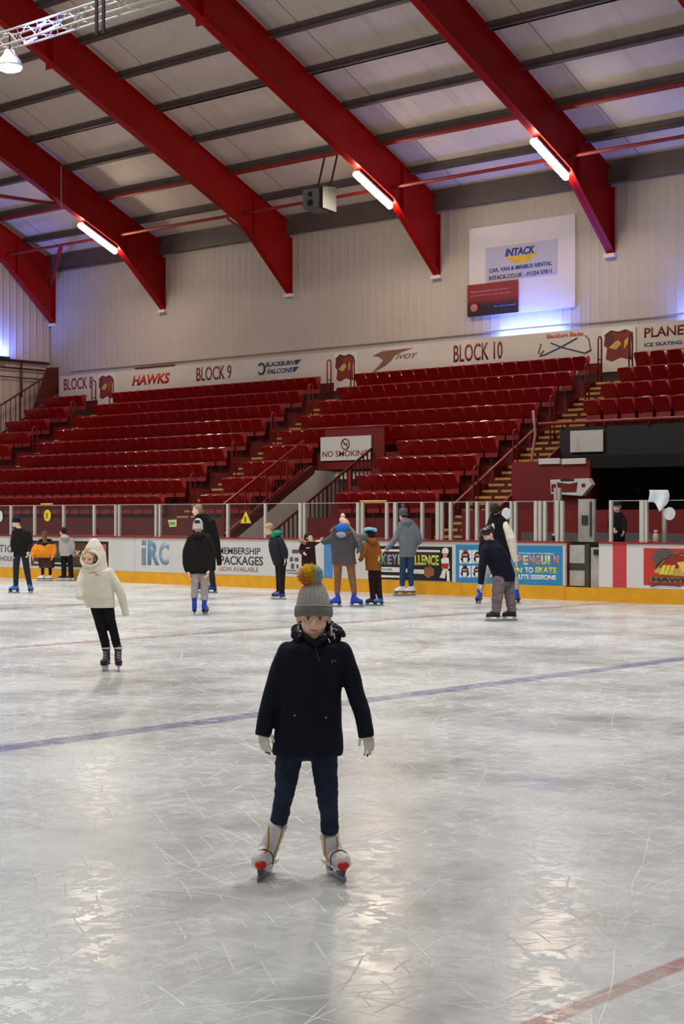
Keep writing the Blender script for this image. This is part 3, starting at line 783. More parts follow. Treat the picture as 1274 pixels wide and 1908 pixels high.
# ------------------------------------------------------------------ adverts on the white wall
WY = 37.56
a, b_ = on_y(874, 424, WY), on_y(1071, 572, WY)
zt, zb = 9.92, 7.36
r = sign('hire_advert', 'big white advert board with INTACK hire panel on the white wall', 'advert', a.x, b_.x, zb, zt, WY, mat('advert_white', rgb(222,212,214), .4, var=.03), th=.05)
pa, pb = on_y(905, 460, WY).x, on_y(1038, 450, WY).x
MB().box(pa, pb, WY-.01, WY, 8.31, 9.30).build('panel', mat('advert_lilac', rgb(186,182,200), .45, var=.04), r)
mb = MB(); wx = lambda f: pa+(pb-pa)*f
mb.face_y([(wx(.26), 8.98), (wx(.38), 8.80), (wx(.50), 8.74), (wx(.62), 8.80), (wx(.74), 8.98), (wx(.5), 8.97)][::1], WY-.01, .006); mb.build('yellow_flash', mat('yellow_print', rgb(222,176,40), .5), r)
text('INTACK', wx(.28), wx(.70), 8.98, 9.20, WY-.012, M_navy, r, bold=.04, shear=.2)
text('CAR, VAN & MINIBUS RENTAL', wx(.05), wx(.93), 8.56, 8.70, WY-.012, M_navy, r, bold=.03)
text('INTACK.CO.UK - 01254 57811', wx(.05), wx(.93), 8.36, 8.48, WY-.012, M_navy, r, bold=.03)
qa, qb = on_y(872, 530, WY).x, on_y(966, 519, WY).x
r = thing('red_poster', 'dark red poster overlapping lower left of the big white advert', 'poster', ((qa+qb)/2, WY-.03, 7.37))
M_poster = bpy.data.materials.new('poster_print'); M_poster.use_nodes = True
N = NT(M_poster); bb = N.n['Principled BSDF']
tcx = N.new('ShaderNodeTexCoord').outputs['Object']
sp_ = N.new('ShaderNodeSeparateXYZ'); N.link(tcx, sp_.inputs[0])
hgt = N.math('ADD', sp_.outputs[2], N.math('MULTIPLY', N.noise(tcx, 2.0, 3), .25))
N.link(N.mix(N.ramp(hgt, .40, .62), rgb(40,20,30), rgb(140,34,32)), bb.inputs['Base Color'])
bb.inputs['Roughness'].default_value = .45
MB().box(qa, qb, WY-.04, WY-.015, 7.37, 8.29).build('sheet', M_poster, r)
M_pink = mat('pink_lettering', rgb(206,140,140), .5)
text('The best entertainment under one roof', qa+.1, qb-.35, 8.05, 8.11, WY-.042, M_pink, r)
text('join us on the ice for every home game', qa+.12, qb-.25, 7.93, 7.99, WY-.042, M_pink, r)
text('www. tickets on sale now', qa+.95, qb-.06, 7.58, 7.63, WY-.042, mat('blue_lettering', rgb(120,140,200), .5), r)
mb = MB(); mb.ball((qa+.24, WY-.041, 7.62), (.13, .004, .11)); mb.build('emblem', mat('poster_emblem', rgb(190,110,100), .5), r)
# cable trunking on the wall
tag(MB().box(-46, 4, 37.585, 37.615, 6.86, 6.89).build('cable_tray', mat('grey_tray', rgb(150,136,130), .6)), 'thin grey cable tray along the white wall above the banner', 'cable tray')
# ------------------------------------------------------------------ rink boards, adverts, glass
YB = 25.60
def gx(u, v=1030): return on_y(u, v, YB).x
def gz(u, v): return on_y(u, v, YB).z
M_board = mat('board_white', rgb(206,202,198), 0.35, var=.04, vscale=1.5)
M_board2 = mat('board_white_clean', rgb(222,216,214), 0.3, var=.03, vscale=1.5)
M_kick = mat('kick_yellow', rgb(226,160,18), 0.4, var=.10, vscale=4)
M_cap = mat('cap_red', rgb(150,34,26), 0.4)
G0, G1 = gx(1053), gx(1115)
runs = []
for (xa, xb, lab, m_) in ((-46.0, G0, 'long white rink boards with adverts left of the open gate', M_board), (G1, 2.0, 'white rink boards with red stripe right of the open gate', M_board2)):
    r = thing('rink_boards', lab, 'boards', (xa, YB, 0)); runs.append(r)
    n = max(1, round((xb-xa)/2.4))
    for k in range(n):
        x0, x1 = xa+(xb-xa)*k/n, xa+(xb-xa)*(k+1)/n
        MB().box(x0+.004, x1-.004, YB, YB+.06, .27, 1.075).build('panel', m_, r)
        MB().box(x0+.003, x1-.003, YB-.015, YB+.06, .001, .265).build('kick_plate', M_kick, r)
    MB().box(xa, xb, YB-.02, YB+.26, 1.075, 1.105).build('cap_rail', M_cap, r)
MB().box(G0+.002, G1-.002, YB-.012, YB+.06, .001, .25).build('kick_plate', M_kick, runs[0])
L, R_ = runs
def plate(u0, v0, u1, v1, m, parent, name='advert', off=.0, th=.004):
    xa, xb = gx(u0), gx(u1); um = (u0+u1)/2
    za, zb = gz(um, v1), gz(um, v0)
    return MB().box(xa, xb, YB-off-th, YB-off, za, zb).build(name, m, parent)
def lab(s, u0, v0, u1, v1, m, parent, off=.0, **k):
    um = (u0+u1)/2
    return text(s, gx(u0), gx(u1), gz(um, v1), gz(um, v0), YB-off, m, parent, **k)
M_grey_l = mat('grey_lettering', rgb(84,82,88), .5)
M_steelblue = mat('steel_blue_print', rgb(108,138,160), .5)
M_char = mat('charcoal_print', rgb(60,56,60), .5)
M_adblack = mat('advert_black', rgb(26,24,26), .35)
M_adbrown = mat('advert_brown', rgb(92,58,44), .4, var=.5, vscale=5)
M_cream = mat('cream_print', rgb(222,198,150), .5)
M_pinkp = mat('pink_print', rgb(190,90,96), .5)
M_adblue = mat('advert_blue', rgb(44,134,184), .35, var=.06)
M_lime = mat('lime_print', rgb(206,214,70), .5)
M_green = mat('green_print', rgb(70,160,120), .5)
M_lilac = mat('lilac_print', rgb(150,140,170), .5)
M_whitep = mat('white_print', rgb(230,226,222), .5)
M_rose = mat('rose_print', rgb(206,130,110), .5)
M_yel = mat('yellow_lettering', rgb(232,206,70), .5)
M_tan = mat('tan_print', rgb(150,92,52), .5)
# left-most lettering
lab('TIC', -2, 1015, 24, 1029, M_grey_l, L, bold=.01)
lab('-HOLE', -2, 1036, 23, 1045, M_grey_l, L, bold=.02)
# dark photo advert
a = plate(58, 1008, 202, 1056, M_adblack, L)
plate(60, 1012, 90, 1053, M_adbrown, a, 'picture', .004)
plate(134, 1012, 186, 1054, M_adbrown, a, 'picture', .004)
plate(104, 1012, 132, 1040, mat('advert_teal', rgb(58,70,66), .4), a, 'picture', .004)
lab('SKATE', 135, 1026, 176, 1038, M_cream, a, .008, bold=.03)
plate(64, 1048, 132, 1050.5, M_whitep, a, 'line', .008)
plate(186, 1014, 198, 1044, M_pinkp, a, 'picture', .004)
# iRC
plate(264, 1021, 272, 1053, M_steelblue, L, 'letter_stem')
plate(264, 1007, 272, 1016, M_steelblue, L, 'letter_dot')
lab('R', 275, 1007, 297, 1053, M_steelblue, L, bold=.05)
lab('C', 296, 1010, 315, 1053, mat('pale_blue_print', rgb(136,158,176), .5), L, bold=.05)
# membership
lab('MEMBERSHIP', 407, 1020, 485, 1033, M_char, L, bold=.02)
lab('PACKAGES', 410, 1036, 490, 1053, M_char, L, bold=.025)
lab('NOW AVAILABLE', 408, 1056, 481, 1065, mat('maroon_lettering', rgb(150,92,96), .5), L, bold=.01)
# small grey notice
for (u0, v0, u1, v1) in ((544, 1024, 556, 1031), (540, 1038, 546, 1046), (549, 1039, 556, 1046), (542, 1050, 548, 1060), (552, 1052, 556, 1059), (533, 1062, 552, 1064), (535, 1067, 556, 1068.5)):
    plate(u0, v0, u1, v1, M_grey_l, L, 'notice_print')
# blue line stripe up the boards
mb = MB().box(gx(603.5), gx(620), YB-.004, YB, .275, 1.07); mb.build('blue_stripe', mat('stripe_blue', rgb(84,132,190), .35), L)
# hockey advert
a = plate(690, 1018, 842, 1081, M_adblack, L)
plate(694, 1024, 820, 1028, M_whitep, a, 'white_bar', .004)
plate(704, 1030, 818, 1054, mat('advert_dark_red', rgb(64,38,36), .4, var=.3, vscale=6), a, 'picture', .004)
plate(708, 1057, 766, 1066, M_whitep, a, 'white_bar', .004)
plate(768, 1061, 790, 1069, M_whitep, a, 'white_bar', .004)
plate(708, 1072, 748, 1076, M_whitep, a, 'white_bar', .004)
lab('DATES', 712, 1059, 731, 1063, M_grey_l, a, .008, bold=.02)
lab('HOC', 684, 1033, 710, 1052, M_green, a, .008, bold=.02)
lab('K', 711, 1033, 721, 1052, M_green, a, .008, bold=.04)
lab('E', 722, 1034, 730, 1052, M_lilac, a, .008, bold=.04)
lab('Y', 731, 1033, 740, 1052, mat('blue_grey_print', rgb(120,150,190), .5), a, .008, bold=.04)
lab('EXCELLENCE', 742, 1034, 818, 1053, M_lime, a, .008, bold=.035)
def fy(pts, m, parent, name, off): 
    mb = MB(); mb.face_y([(gx(u), gz(u, v)) for u, v in pts][::-1], YB-off, .004); return mb.build(name, m, parent)
fy([(791,1058),(802,1055),(809,1061),(808,1072),(797,1077),(789,1070)], M_tan, a, 'picture', .004)
p_ = fy([(823,1030),(825,1022),(832,1020),(836,1025),(835,1031),(828,1032)], M_whitep, a, 'player_helmet', .004)
fy([(825,1031),(834,1031),(833,1039),(826,1039)], M_rose, a, 'player_face', .008)
fy([(822,1042),(828,1038),(836,1040),(838,1058),(832,1064),(824,1060)], M_whitep, a, 'player_jersey', .006)
fy([(823,1050),(837,1050),(835,1060),(825,1059)], M_lred, a, 'player_shorts', .011)
fy([(824,1062),(831,1062),(829,1078),(819,1076),(823,1068)], M_whitep, a, 'player_leg', .004)
fy([(832,1062),(837,1064),(838,1084),(833,1083)], M_whitep, a, 'player_leg', .004)
# penguin advert
a = plate(849, 1016, 1048, 1090, M_adblue, L)
def penguin(u0, v0, u1, v1, capm):
    s_ = plate(u0, v0, u1, v1, M_whitep, a, 'icon', .004)
    w, h = u1-u0, v1-v0
    X = lambda f: u0+w*f; Z = lambda f: v0+h*f
    fy([(X(.18),Z(.30)),(X(.34),Z(.12)),(X(.66),Z(.12)),(X(.82),Z(.30)),(X(.80),Z(.55)),(X(.20),Z(.55))], M_black2, s_, 'icon_head', .008)
    fy([(X(.28),Z(.28)),(X(.72),Z(.28)),(X(.70),Z(.44)),(X(.30),Z(.44))], M_rose, s_, 'icon_face', .012)
    fy([(X(.10),Z(.62)),(X(.26),Z(.52)),(X(.74),Z(.52)),(X(.90),Z(.62)),(X(.74),Z(.92)),(X(.26),Z(.92))], M_black2, s_, 'icon_body', .008)
    fy([(X(.32),Z(.56)),(X(.68),Z(.56)),(X(.66),Z(.92)),(X(.34),Z(.92))], M_whitep, s_, 'icon_belly', .012)
    fy([(X(.30),Z(.0)),(X(.70),Z(.0)),(X(.66),Z(.13)),(X(.34),Z(.13))], capm, s_, 'icon_cap', .008)
penguin(856, 1025, 879, 1050, M_lred); penguin(880, 1025, 902, 1050, M_lime)
penguin(856, 1054, 877, 1076, M_black2); penguin(879, 1054, 901, 1076, M_green); penguin(903, 1054, 925, 1076, M_lred)
lab('WITH OUR SKATING FRIENDS', 966, 1030, 1032, 1033, M_whitep, a, .004, bold=.02)
cols = [M_rose, M_cream, M_rose, M_rose, M_yel, M_cream, M_rose]
for i, ch in enumerate('PENGUIN'):
    lab(ch, 963+11.4*i, 1035, 963+11.4*i+(9.6 if ch != 'I' else 5), 1053, cols[i], a, .004, bold=.045)
lab('LEARN', 930, 1057, 973, 1068, M_lime, a, .004, bold=.04)
lab('TO', 978, 1057, 993, 1068, M_whitep, a, .004, bold=.04)
lab('SKATE', 997, 1057, 1037, 1068, M_yel, a, .004, bold=.04)
lab('LITE SESSIONS', 966, 1071, 1036, 1080, M_whitep, a, .004, bold=.04)
# right-hand boards
mb = MB().box(gx(1141.5), gx(1167), YB-.004, YB, .275, 1.075); mb.build('red_stripe', mat('stripe_red', rgb(196,66,70), .35, var=.05), R_)
a = plate(1199, 1022, 1330, 1092, mat('advert_red', rgb(196,56,46), .35, var=.06), R_)
fy([(1214,1040),(1220,1026),(1236,1021),(1254,1026),(1262,1040),(1256,1050),(1222,1052)], M_purlin, a, 'crest_ball', .004)
fy([(1224,1058),(1240,1038),(1262,1030),(1290,1034),(1306,1052),(1300,1074),(1240,1072),(1218,1066)], M_gold, a, 'hawk_outline', .008)
fy([(1228,1056),(1242,1041),(1262,1034),(1286,1038),(1296,1052),(1270,1050),(1262,1060),(1248,1052),(1240,1062)], mat('hawk_red', rgb(150,38,34), .5), a, 'hawk_head', .012)
for (ua, ub) in ((1232, 1238), (1240, 1246), (1249, 1255)):
    fy([(ua+3,1054),(ub+4,1052),(ub-1,1070),(ua-2,1071)], M_yel, a, 'feather', .016)
fy([(1262,1048),(1276,1046),(1284,1058),(1272,1068),(1268,1058)], M_yel, a, 'beak', .016)
mb = MB(); mb.tube([Vector((gx(u), YB-.018, gz(u, v))) for u, v in ((1222,1058),(1234,1044),(1250,1035),(1268,1031),(1290,1034),(1304,1046))], .013, 6); mb.build('outline', M_black2, a)
fy([(1210,1074),(1300,1074),(1300,1086),(1212,1086)], M_tan, a, 'name_band', .012)
lab('HAWKS', 1216, 1075.5, 1296, 1084.5, M_black2, a, .016, bold=.03)
mb = MB(); mb.tube([Vector((gx(u), YB-.006, gz(u, v))) for u, v in ((1212,1092),(1230,1089),(1250,1090),(1268,1092))], .012, 6); mb.build('outline', M_black2, a)

# glass panes and posts
M_glass = bpy.data.materials.new('clear_glass'); M_glass.use_nodes = True
N = NT(M_glass); N.n.remove(N.n['Principled BSDF'])
tr = N.new('ShaderNodeBsdfTransparent'); tr.inputs[0].default_value = (.95,.95,.95,1)
gl = N.new('ShaderNodeBsdfGlossy'); gl.inputs['Roughness'].default_value = .06
fr_ = N.new('ShaderNodeFresnel'); fr_.inputs[0].default_value = 1.4
ms = N.new('ShaderNodeMixShader'); N.link(N.math('MULTIPLY', fr_.outputs[0], .15), ms.inputs[0]); N.link(tr.outputs[0], ms.inputs[1]); N.link(gl.outputs[0], ms.inputs[2])
N.link(ms.outputs[0], N.n['Material Output'].inputs['Surface'])
M_post = mat('post_aluminium', rgb(206,204,196), .35, metal=.2, var=.04)
YG = YB+.06
posts = [(-30,.06),(17,.06),(61,.06),(115,.06),(172,.06),(212,.05),(219,.05),(287,.05),(294.5,.05),(421,.06),(491,.06),(556,.07),(564,.05),(663.5,.07),(672,.06),(717,.06),(733,.08),(783,.06),(812,.08),(820,.05),(836,.06),(868,.06),(885,.06),(905,.07),(949,.05),(957,.05),(995,.07),(1003,.06),(1012,.06),(1050.5,.07),(1060,.06),(1135,.06),(1193,.09),(1201,.05),(1300,.06)]
xs = []
screens = [thing('glass_screen', 'clear rink glass in aluminium posts on the boards, left of the gate', 'glass screen', (-40, YG, 1.106)),
           thing('glass_screen', 'clear rink glass in aluminium posts on the boards, right of the gate', 'glass screen', (G1, YG, 1.106))]
for k, (u, w) in enumerate(posts):
    x = gx(u, 970)
    if G0-.1 < x < G1: x = G0-.05-w*(1 if u > 1055 else 2.4)
    xs.append(x)
    MB().box(x-w/2, x+w/2, YG-.025, YG+.035, 1.106, 1.875).build('post', M_post, screens[0 if x < G0 else 1])
for k in range(len(posts)-1):
    xa, xb = xs[k]+posts[k][1]/2+.004, xs[k+1]-posts[k+1][1]/2-.004
    if xb-xa < .12 or (xa < G1 and xb > G0): continue
    r = MB().box(xa, xb, YG-.006, YG+.006, 1.108, 1.86).build('pane', M_glass, screens[0 if xa < G0 else 1])
    MB().box(xa, xb, YG-.008, YG+.008, 1.861, 1.872).build('edge_trim', M_post, r)
# the open gate and what shows through it
M_gr = mat('grey_panel', rgb(176,172,164), .6, var=.15, vscale=5)
M_gr2 = mat('dark_gate_frame', rgb(62,56,46), .6, var=.2)
r = thing('gate', 'open gate in the boards with pale grey inner panels', 'gate', ((G0+G1)/2, YB+.1, 0.02))
w = G1-G0
MB().box(G0+.03, G0+w*.50, YB+.1, YB+.16, .27, .56).build('lower_panel', M_gr, r)
MB().box(G0+.03, G0+w*.50, YB+.1, YB+.15, .56, .70).build('dark_band', M_gr2, r)
MB().box(G0+.03, G0+w*.50, YB+.1, YB+.16, .70, 1.04).build('upper_panel', M_gr, r)
MB().box(G0+w*.52, G0+w*.66, YB+.07, YB+.18, .02, 1.06).build('post', M_gr2, r)
MB().box(G0+w*.68, G1-.06, YB+.1, YB+.16, .02, 1.0).build('side_panel', M_gr, r)
MB().box(G0+w*.80, G0+w*.95, YB+.05, YB+.1, .86, .96).build('latch', M_black, r)
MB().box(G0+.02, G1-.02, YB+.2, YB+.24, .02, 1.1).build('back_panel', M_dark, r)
a, b_ = on_y(1078, 930, 26.6), on_y(1108, 1005, 26.6)
r = thing('gate_leaf', 'tall grey gate leaf standing behind the glass by the open gate', 'gate', (a.x, 26.6, 0.02))
MB().box(a.x, b_.x, 26.58, 26.64, .02, a.z).build('leaf', M_gr, r)
MB().box(a.x+.28, a.x+.31, 26.55, 26.58, 1.2, a.z-.05).build('edge', M_gr2, r)
MB().box(b_.x-.28, b_.x-.14, 26.565, 26.58, 1.42, 1.6).build('notice', M_char, r)
p = on_y(1041, 960, 27.2)
for uu in (1036, 1041.5):
    p = on_y(uu, 960, 27.0); tag(MB().box(p.x-.04, p.x+.04, 26.97, 27.03, .02, 2.15).build('box_post', M_gr), 'grey upright post behind the glass, %s of the pair by the gate' % ('left' if uu < 1040 else 'right'), 'post')
# discs and signs on the glass
def disc(u, v, ru, rv, m, name, label, cat, y=YG-.028):
    c = on_y(u, v, y); e = on_y(u+ru, v, y).x-c.x; h = c.z-on_y(u, v+rv, y).z
    mb = MB(); mb.face_y([(c.x+math.cos(t)*e, c.z+math.sin(t)*h) for t in [2*math.pi*q/24 for q in range(24)]], y, .006)
    return tag(mb.build(name, m), label, cat)
M_disc = mat('disc_white', rgb(214,220,220), .5)
disc(943, 957, 8.5, 11, M_disc, 'round_sign', 'round pale sign on the glass behind the bending skaters', 'sign')
disc(1, 962, 4, 10, M_disc, 'round_sign', 'round pale sign on the glass at the left edge', 'sign')
M_ysign = mat('yellow_sign', rgb(226,200,30), .5)
o = disc(88.5, 960.5, 6.5, 11, M_ysign, 'round_sign', 'yellow oval sign on the glass above the orange jacket', 'sign')
c = on_y(88.5, 960.5, YG-.012)
mb = MB().box(c.x-.03, c.x+.03, YG-.038, YG-.034, c.z-.07, c.z+.06); mb.build('symbol', M_tan, o)
mb = MB(); ps = [on_y(u, v, YG-.012) for u, v in ((448, 975), (468, 975), (458, 952))]
mb.face_y([(p.x, p.z) for p in ps], YG-.012, .006); o = tag(mb.build('warning_sign', M_ysign), 'yellow triangular warning sign on the glass below the passage wall', 'sign')
mb = MB(); c = on_y(458, 968, YG); mb.box(c.x-.02, c.x+.02, YG-.022, YG-.018, c.z-.06, c.z+.06); mb.build('symbol', M_black2, o)
ps = [on_y(u, v, YG-.012) for u, v in ((313, 969), (329, 968), (329, 981), (316, 982))]
mb = MB(); mb.face_y([(p.x, p.z) for p in ps][::-1], YG-.012, .004); o = tag(mb.build('notice', mat('yellow_note', rgb(206,200,120), .6)), 'small yellow notice on the glass left of the bald man', 'notice')
mb = MB().box(ps[0].x+.05, ps[1].x-.05, YG-.018, YG-.016, ps[3].z+.05, ps[0].z-.04); mb.build('print', M_green, o)
for (ua, ub, v, lb) in ((672, 720, 938, 'over the skater in grey'), (77, 98, 935, 'above the yellow oval sign')):
    pa, pb = on_y(ua, v, YG), on_y(ub, v+1, YG); pa.z = pb.z = 1.897
    mb = MB(); mb.tube([pa, pb], .02, 8); mb.ball(pa, .024, seg=10, rings=6)
    tag(mb.build('yellow_bar', mat('yellow_bar_paint', rgb(220,170,60), .5), None, True), 'short yellow bar with knob on top of the rink glass '+lb, 'bar')
# paddle mirror-like disc and cloth on the right-hand post
disc(1247, 957, 11, 12, M_disc, 'round_sign', 'round grey disc behind the glass beside the white cloth', 'sign')
tag(MB().box(gx(1222)-.035, gx(1222)+.035, YG+.215, YG+.27, .02, 1.72).build('cloth_post', M_gr), 'grey post carrying the white cloth at right', 'post')
def drape(u0, u1, v0, v1):
    nx, nz = 16, 14; mb = MB(); fr, bk = [], []
    y = YG-.045
    for j in range(nz+1):
        for i in range(nx+1):
            fx, fz = i/nx, j/nz
            # lower edge runs down to a point right of the middle
            low = .55+.45*max(0, 1-abs(fx-.62)/.38) if fx < .98 else .5
            uu = u0+(u1-u0)*(fx+.04*math.sin(fz*4)); vv = v0+(v1-v0)*(fz*low)
            p = on_y(uu, vv, y); p = p+Vector((0, -.03*math.sin(fx*9+fz*2)-.03, 0))
            fr.append(p); bk.append(p+Vector((0, .012, 0)))
    n = len(fr); fs = []
    for j in range(nz):
        for i in range(nx):
            a = j*(nx+1)+i; fs.append((a, a+nx+1, a+nx+2, a+1)); fs.append((a+n, a+1+n, a+nx+2+n, a+nx+1+n))
    ed = [i for i in range(nx+1)]+[(j+1)*(nx+1)+nx for j in range(nz)]+[nz*(nx+1)+nx-1-i for i in range(nx)]+[(nz-1-j)*(nx+1) for j in range(nz-1)]
    for q in range(len(ed)):
        a, b2 = ed[q], ed[(q+1) % len(ed)]; fs.append((a, b2, b2+n, a+n))
    mb.add(fr+bk, fs); return mb
tag(drape(1211, 1246, 913, 954).build('white_cloth', mat('white_cloth', rgb(226,228,240), .8, var=.04), None, True), 'white cloth draped over the top of a glass post at right', 'cloth')
def bottle(u, label, m, h=.2, r_=.05):
    x = gx(u, 1000); yq = YB+.16; q = thing('bottle', label, 'bottle', (x, yq, 1.106))
    mb = MB(); mb.loft([[Vector((x+math.cos(t)*rad, yq+math.sin(t)*rad, 1.107+z)) for t in [2*math.pi*k/14 for k in range(14)]] for rad, z in ((r_*.9,0),(r_,.02),(r_,h*.6),(r_*.55,h*.75),(r_*.55,h*.85))]); mb.build('body', m, q, True)
    MB().tube([(x, yq, 1.107+h*.85), (x, yq, 1.107+h)], r_*.7, 12).build('cap', M_whitep, q, True)
bottle(1213, 'cream bottle standing on the boards under the white cloth', mat('bottle_cream', rgb(214,190,150), .4), .22, .055)
x = gx(1196, 1003)
tag(MB().obox((x, YB+.16, 1.137), (.13,0,.008), (0,.07,0), (0,0,.012)).build('plate', mat('plate_yellow', rgb(226,160,40), .5)), 'flat yellow tray on the boards beside the cream bottle', 'tray')
x = gx(1183, 1004)
tag(MB().obox((x-.02, YB+.16, 1.118), (.09,0,0), (0,.07,0), (0,0,.010)).build('red_mat', M_lred), 'flat red mat on the boards left of the yellow tray', 'mat')
x = gx(1024, 1000); q = thing('kettle', 'small white and black pot standing on boards by the penguin advert', 'pot', (x, YB+.16, 1.106))
mb = MB(); mb.ball((x, YB+.16, 1.165), (.055,.055,.058), seg=14, rings=8); mb.build('body', M_black, q, True)
MB().tube([(x, YB+.16, 1.21), (x, YB+.16, 1.245)], .05, 14).build('lid', M_whitep, q, True)
# ------------------------------------------------------------------ people
from mathutils.bvhtree import BVHTree
def mesh_obj_temp(mb):
    me = bpy.data.meshes.new('tmp'); me.from_pydata(mb.v, [], mb.f); me.update()
    bm = bmesh.new(); bm.from_mesh(me); bmesh.ops.recalc_face_normals(bm, faces=bm.faces); bm.to_mesh(me); bm.free()
    o = bpy.data.objects.new('tmp', me); COL.objects.link(o); return o
def fuse(mb, vox, smooth=6, sub=False):
    """one continuous skin over all the solids in mb"""
    o = mesh_obj_temp(mb)
    r = o.modifiers.new('r', 'REMESH'); r.mode = 'VOXEL'; r.voxel_size = vox
    if smooth:
        s = o.modifiers.new('s', 'SMOOTH'); s.iterations = smooth; s.factor = .5
    dg = bpy.context.evaluated_depsgraph_get(); dg.update()
    me = bpy.data.meshes.new_from_object(o.evaluated_get(dg))
    old = o.data; bpy.data.objects.remove(o); bpy.data.meshes.remove(old)
    me.materials.clear()
    return me
def finish(me, name, m, parent=None, loc=None, wrinkle=0.0, wscale=14.0, wdir=(1, 1, .45)):
    if wrinkle:
        ns = [v.normal.copy() for v in me.vertices]
        for v, n in zip(me.vertices, ns):
            q = Vector((v.co.x*wdir[0], v.co.y*wdir[1], v.co.z*wdir[2]))*wscale
            w = noise.noise(q)+.5*noise.noise(q*2.3)
            v.co += n*wrinkle*w
    base = world_loc(parent) if parent is not None else Vector(loc)
    for v in me.vertices: v.co -= base
    ms = m if isinstance(m, (list, tuple)) else [m]
    for q in ms: me.materials.append(q)
    me.polygons.foreach_set('use_smooth', [True]*len(me.polygons)); me.name = name; me.update()
    o = bpy.data.objects.new(name, me); COL.objects.link(o)
    if parent is not None: o.parent = parent
    else: o.location = loc
    return o
def surf(o, u, v):
    """point and normal where the sight line meets a finished part (to seat buttons, stripes and pockets on it)"""
    b = world_loc(o)
    t = BVHTree.FromPolygons([p.co+b for p in o.data.vertices], [tuple(f.vertices) for f in o.data.polygons])
    d = Vector(ray(u, v)).normalized()
    h = t.ray_cast(Vector((0, 0, HC)), d)
    if h[0] is None:
        q = at_depth(u, v, world_loc(o).dot(FWD)); h = t.find_nearest(q)
    return h[0], h[1]
def camdir(yaw, pitch=0.0, roll=0.0):
    """facing frame: yaw 0 towards the camera, 90 to its right; returns right, forward, up"""
    y = math.radians(yaw); p = math.radians(pitch)
    f = (-FWD*math.cos(y)+RIGHT*math.sin(y))
    r = f.cross(UP).normalized()
    f2 = f*math.cos(p)-UP*math.sin(p); u = r.cross(f2).normalized()
    if roll:
        a = math.radians(roll); r, u = r*math.cos(a)+u*math.sin(a), u*math.cos(a)-r*math.sin(a)
    return r, f2, u
M_skin = mat('skin', rgb(250,204,180), .5, var=.05, vscale=20, spec=.3)
M_skin2 = mat('skin_rosy', rgb(255,208,184), .5, var=.06, vscale=20, spec=.3)
def cloth(name, c, rough=.85, bump=.25, var=.14): return mat(name, c, rough, var=var, vscale=9, bump=bump, bscale=130, spec=.25)
M_navy_c = cloth('navy_coat', rgb(15,17,36), .8)
M_blackc = cloth('black_cloth', rgb(20,19,22))
M_blackc2 = cloth('black_brown_cloth', rgb(30,24,25))
M_jean = cloth('dark_denim', rgb(34,44,64), .85, .3, .35)
M_jean2 = cloth('blue_denim', rgb(44,66,100), .85, .3, .2)
M_creamc = cloth('cream_fleece', rgb(238,230,212), .95, .35, .06)
M_greyc = cloth('grey_cloth', rgb(132,130,140))
M_lgrey = cloth('light_grey_cloth', rgb(176,168,168))
M_coatg = cloth('charcoal_coat', rgb(84,80,86))
M_teal = cloth('grey_blue_cloth', rgb(112,122,128))
M_orange = cloth('orange_puffer', rgb(220,130,24), .7)
M_must = cloth('mustard_coat', rgb(150,88,30), .8)
M_tanc = cloth('tan_cloth', rgb(140,98,68))
M_brownc = cloth('brown_cloth', rgb(70,44,44))
M_wine = cloth('dark_wine_cloth', rgb(46,22,26))
M_mauve = cloth('mauve_grey_cloth', rgb(124,108,116), .85, .2, .3)
M_knit = cloth('grey_knit', rgb(178,176,170), .95, .5, .12)
M_pinkk = cloth('pink_knit', rgb(230,178,160), .95, .5)
M_greenc = cloth('green_cloth', rgb(30,146,104))
M_bluec = cloth('bright_blue_cloth', rgb(40,110,200))
M_fur = cloth('grey_fur', rgb(126,116,104), .95, .6, .3)
M_furb = cloth('tan_fur', rgb(150,124,94), .95, .6, .3)
M_hairb = cloth('brown_hair', rgb(112,74,46), .6, .5, .25)
M_hairbl = cloth('blond_hair', rgb(188,156,110), .6, .5, .2)
M_haird = cloth('dark_hair', rgb(34,24,22), .6, .5, .2)
M_hairg = cloth('grey_hair', rgb(150,128,108), .6, .5, .2)
M_glove = cloth('cream_glove', rgb(238,230,218), .9, .4)
M_gtip = cloth('dark_glove_tip', rgb(84,76,64), .9)
M_sblue = mat('skate_blue', rgb(34,66,190), .35, var=.1)
M_sblue2 = mat('skate_light_blue', rgb(60,120,216), .35, var=.1)
M_swhite = mat('skate_white', rgb(226,220,222), .4, var=.05)
M_sblack = mat('skate_black', rgb(24,20,22), .4)
M_sbrown = mat('skate_brown', rgb(58,30,28), .4)
M_steelb = mat('blade_steel', rgb(170,172,176), .25, metal=.9, var=.03)
M_lips = mat('lips', rgb(196,112,100), .4)
M_eyew = mat('eye_white', rgb(226,220,216), .25)
M_iris = mat('iris', rgb(58,44,40), .2)
M_brow = mat('eyebrow', rgb(120,84,62), .8)

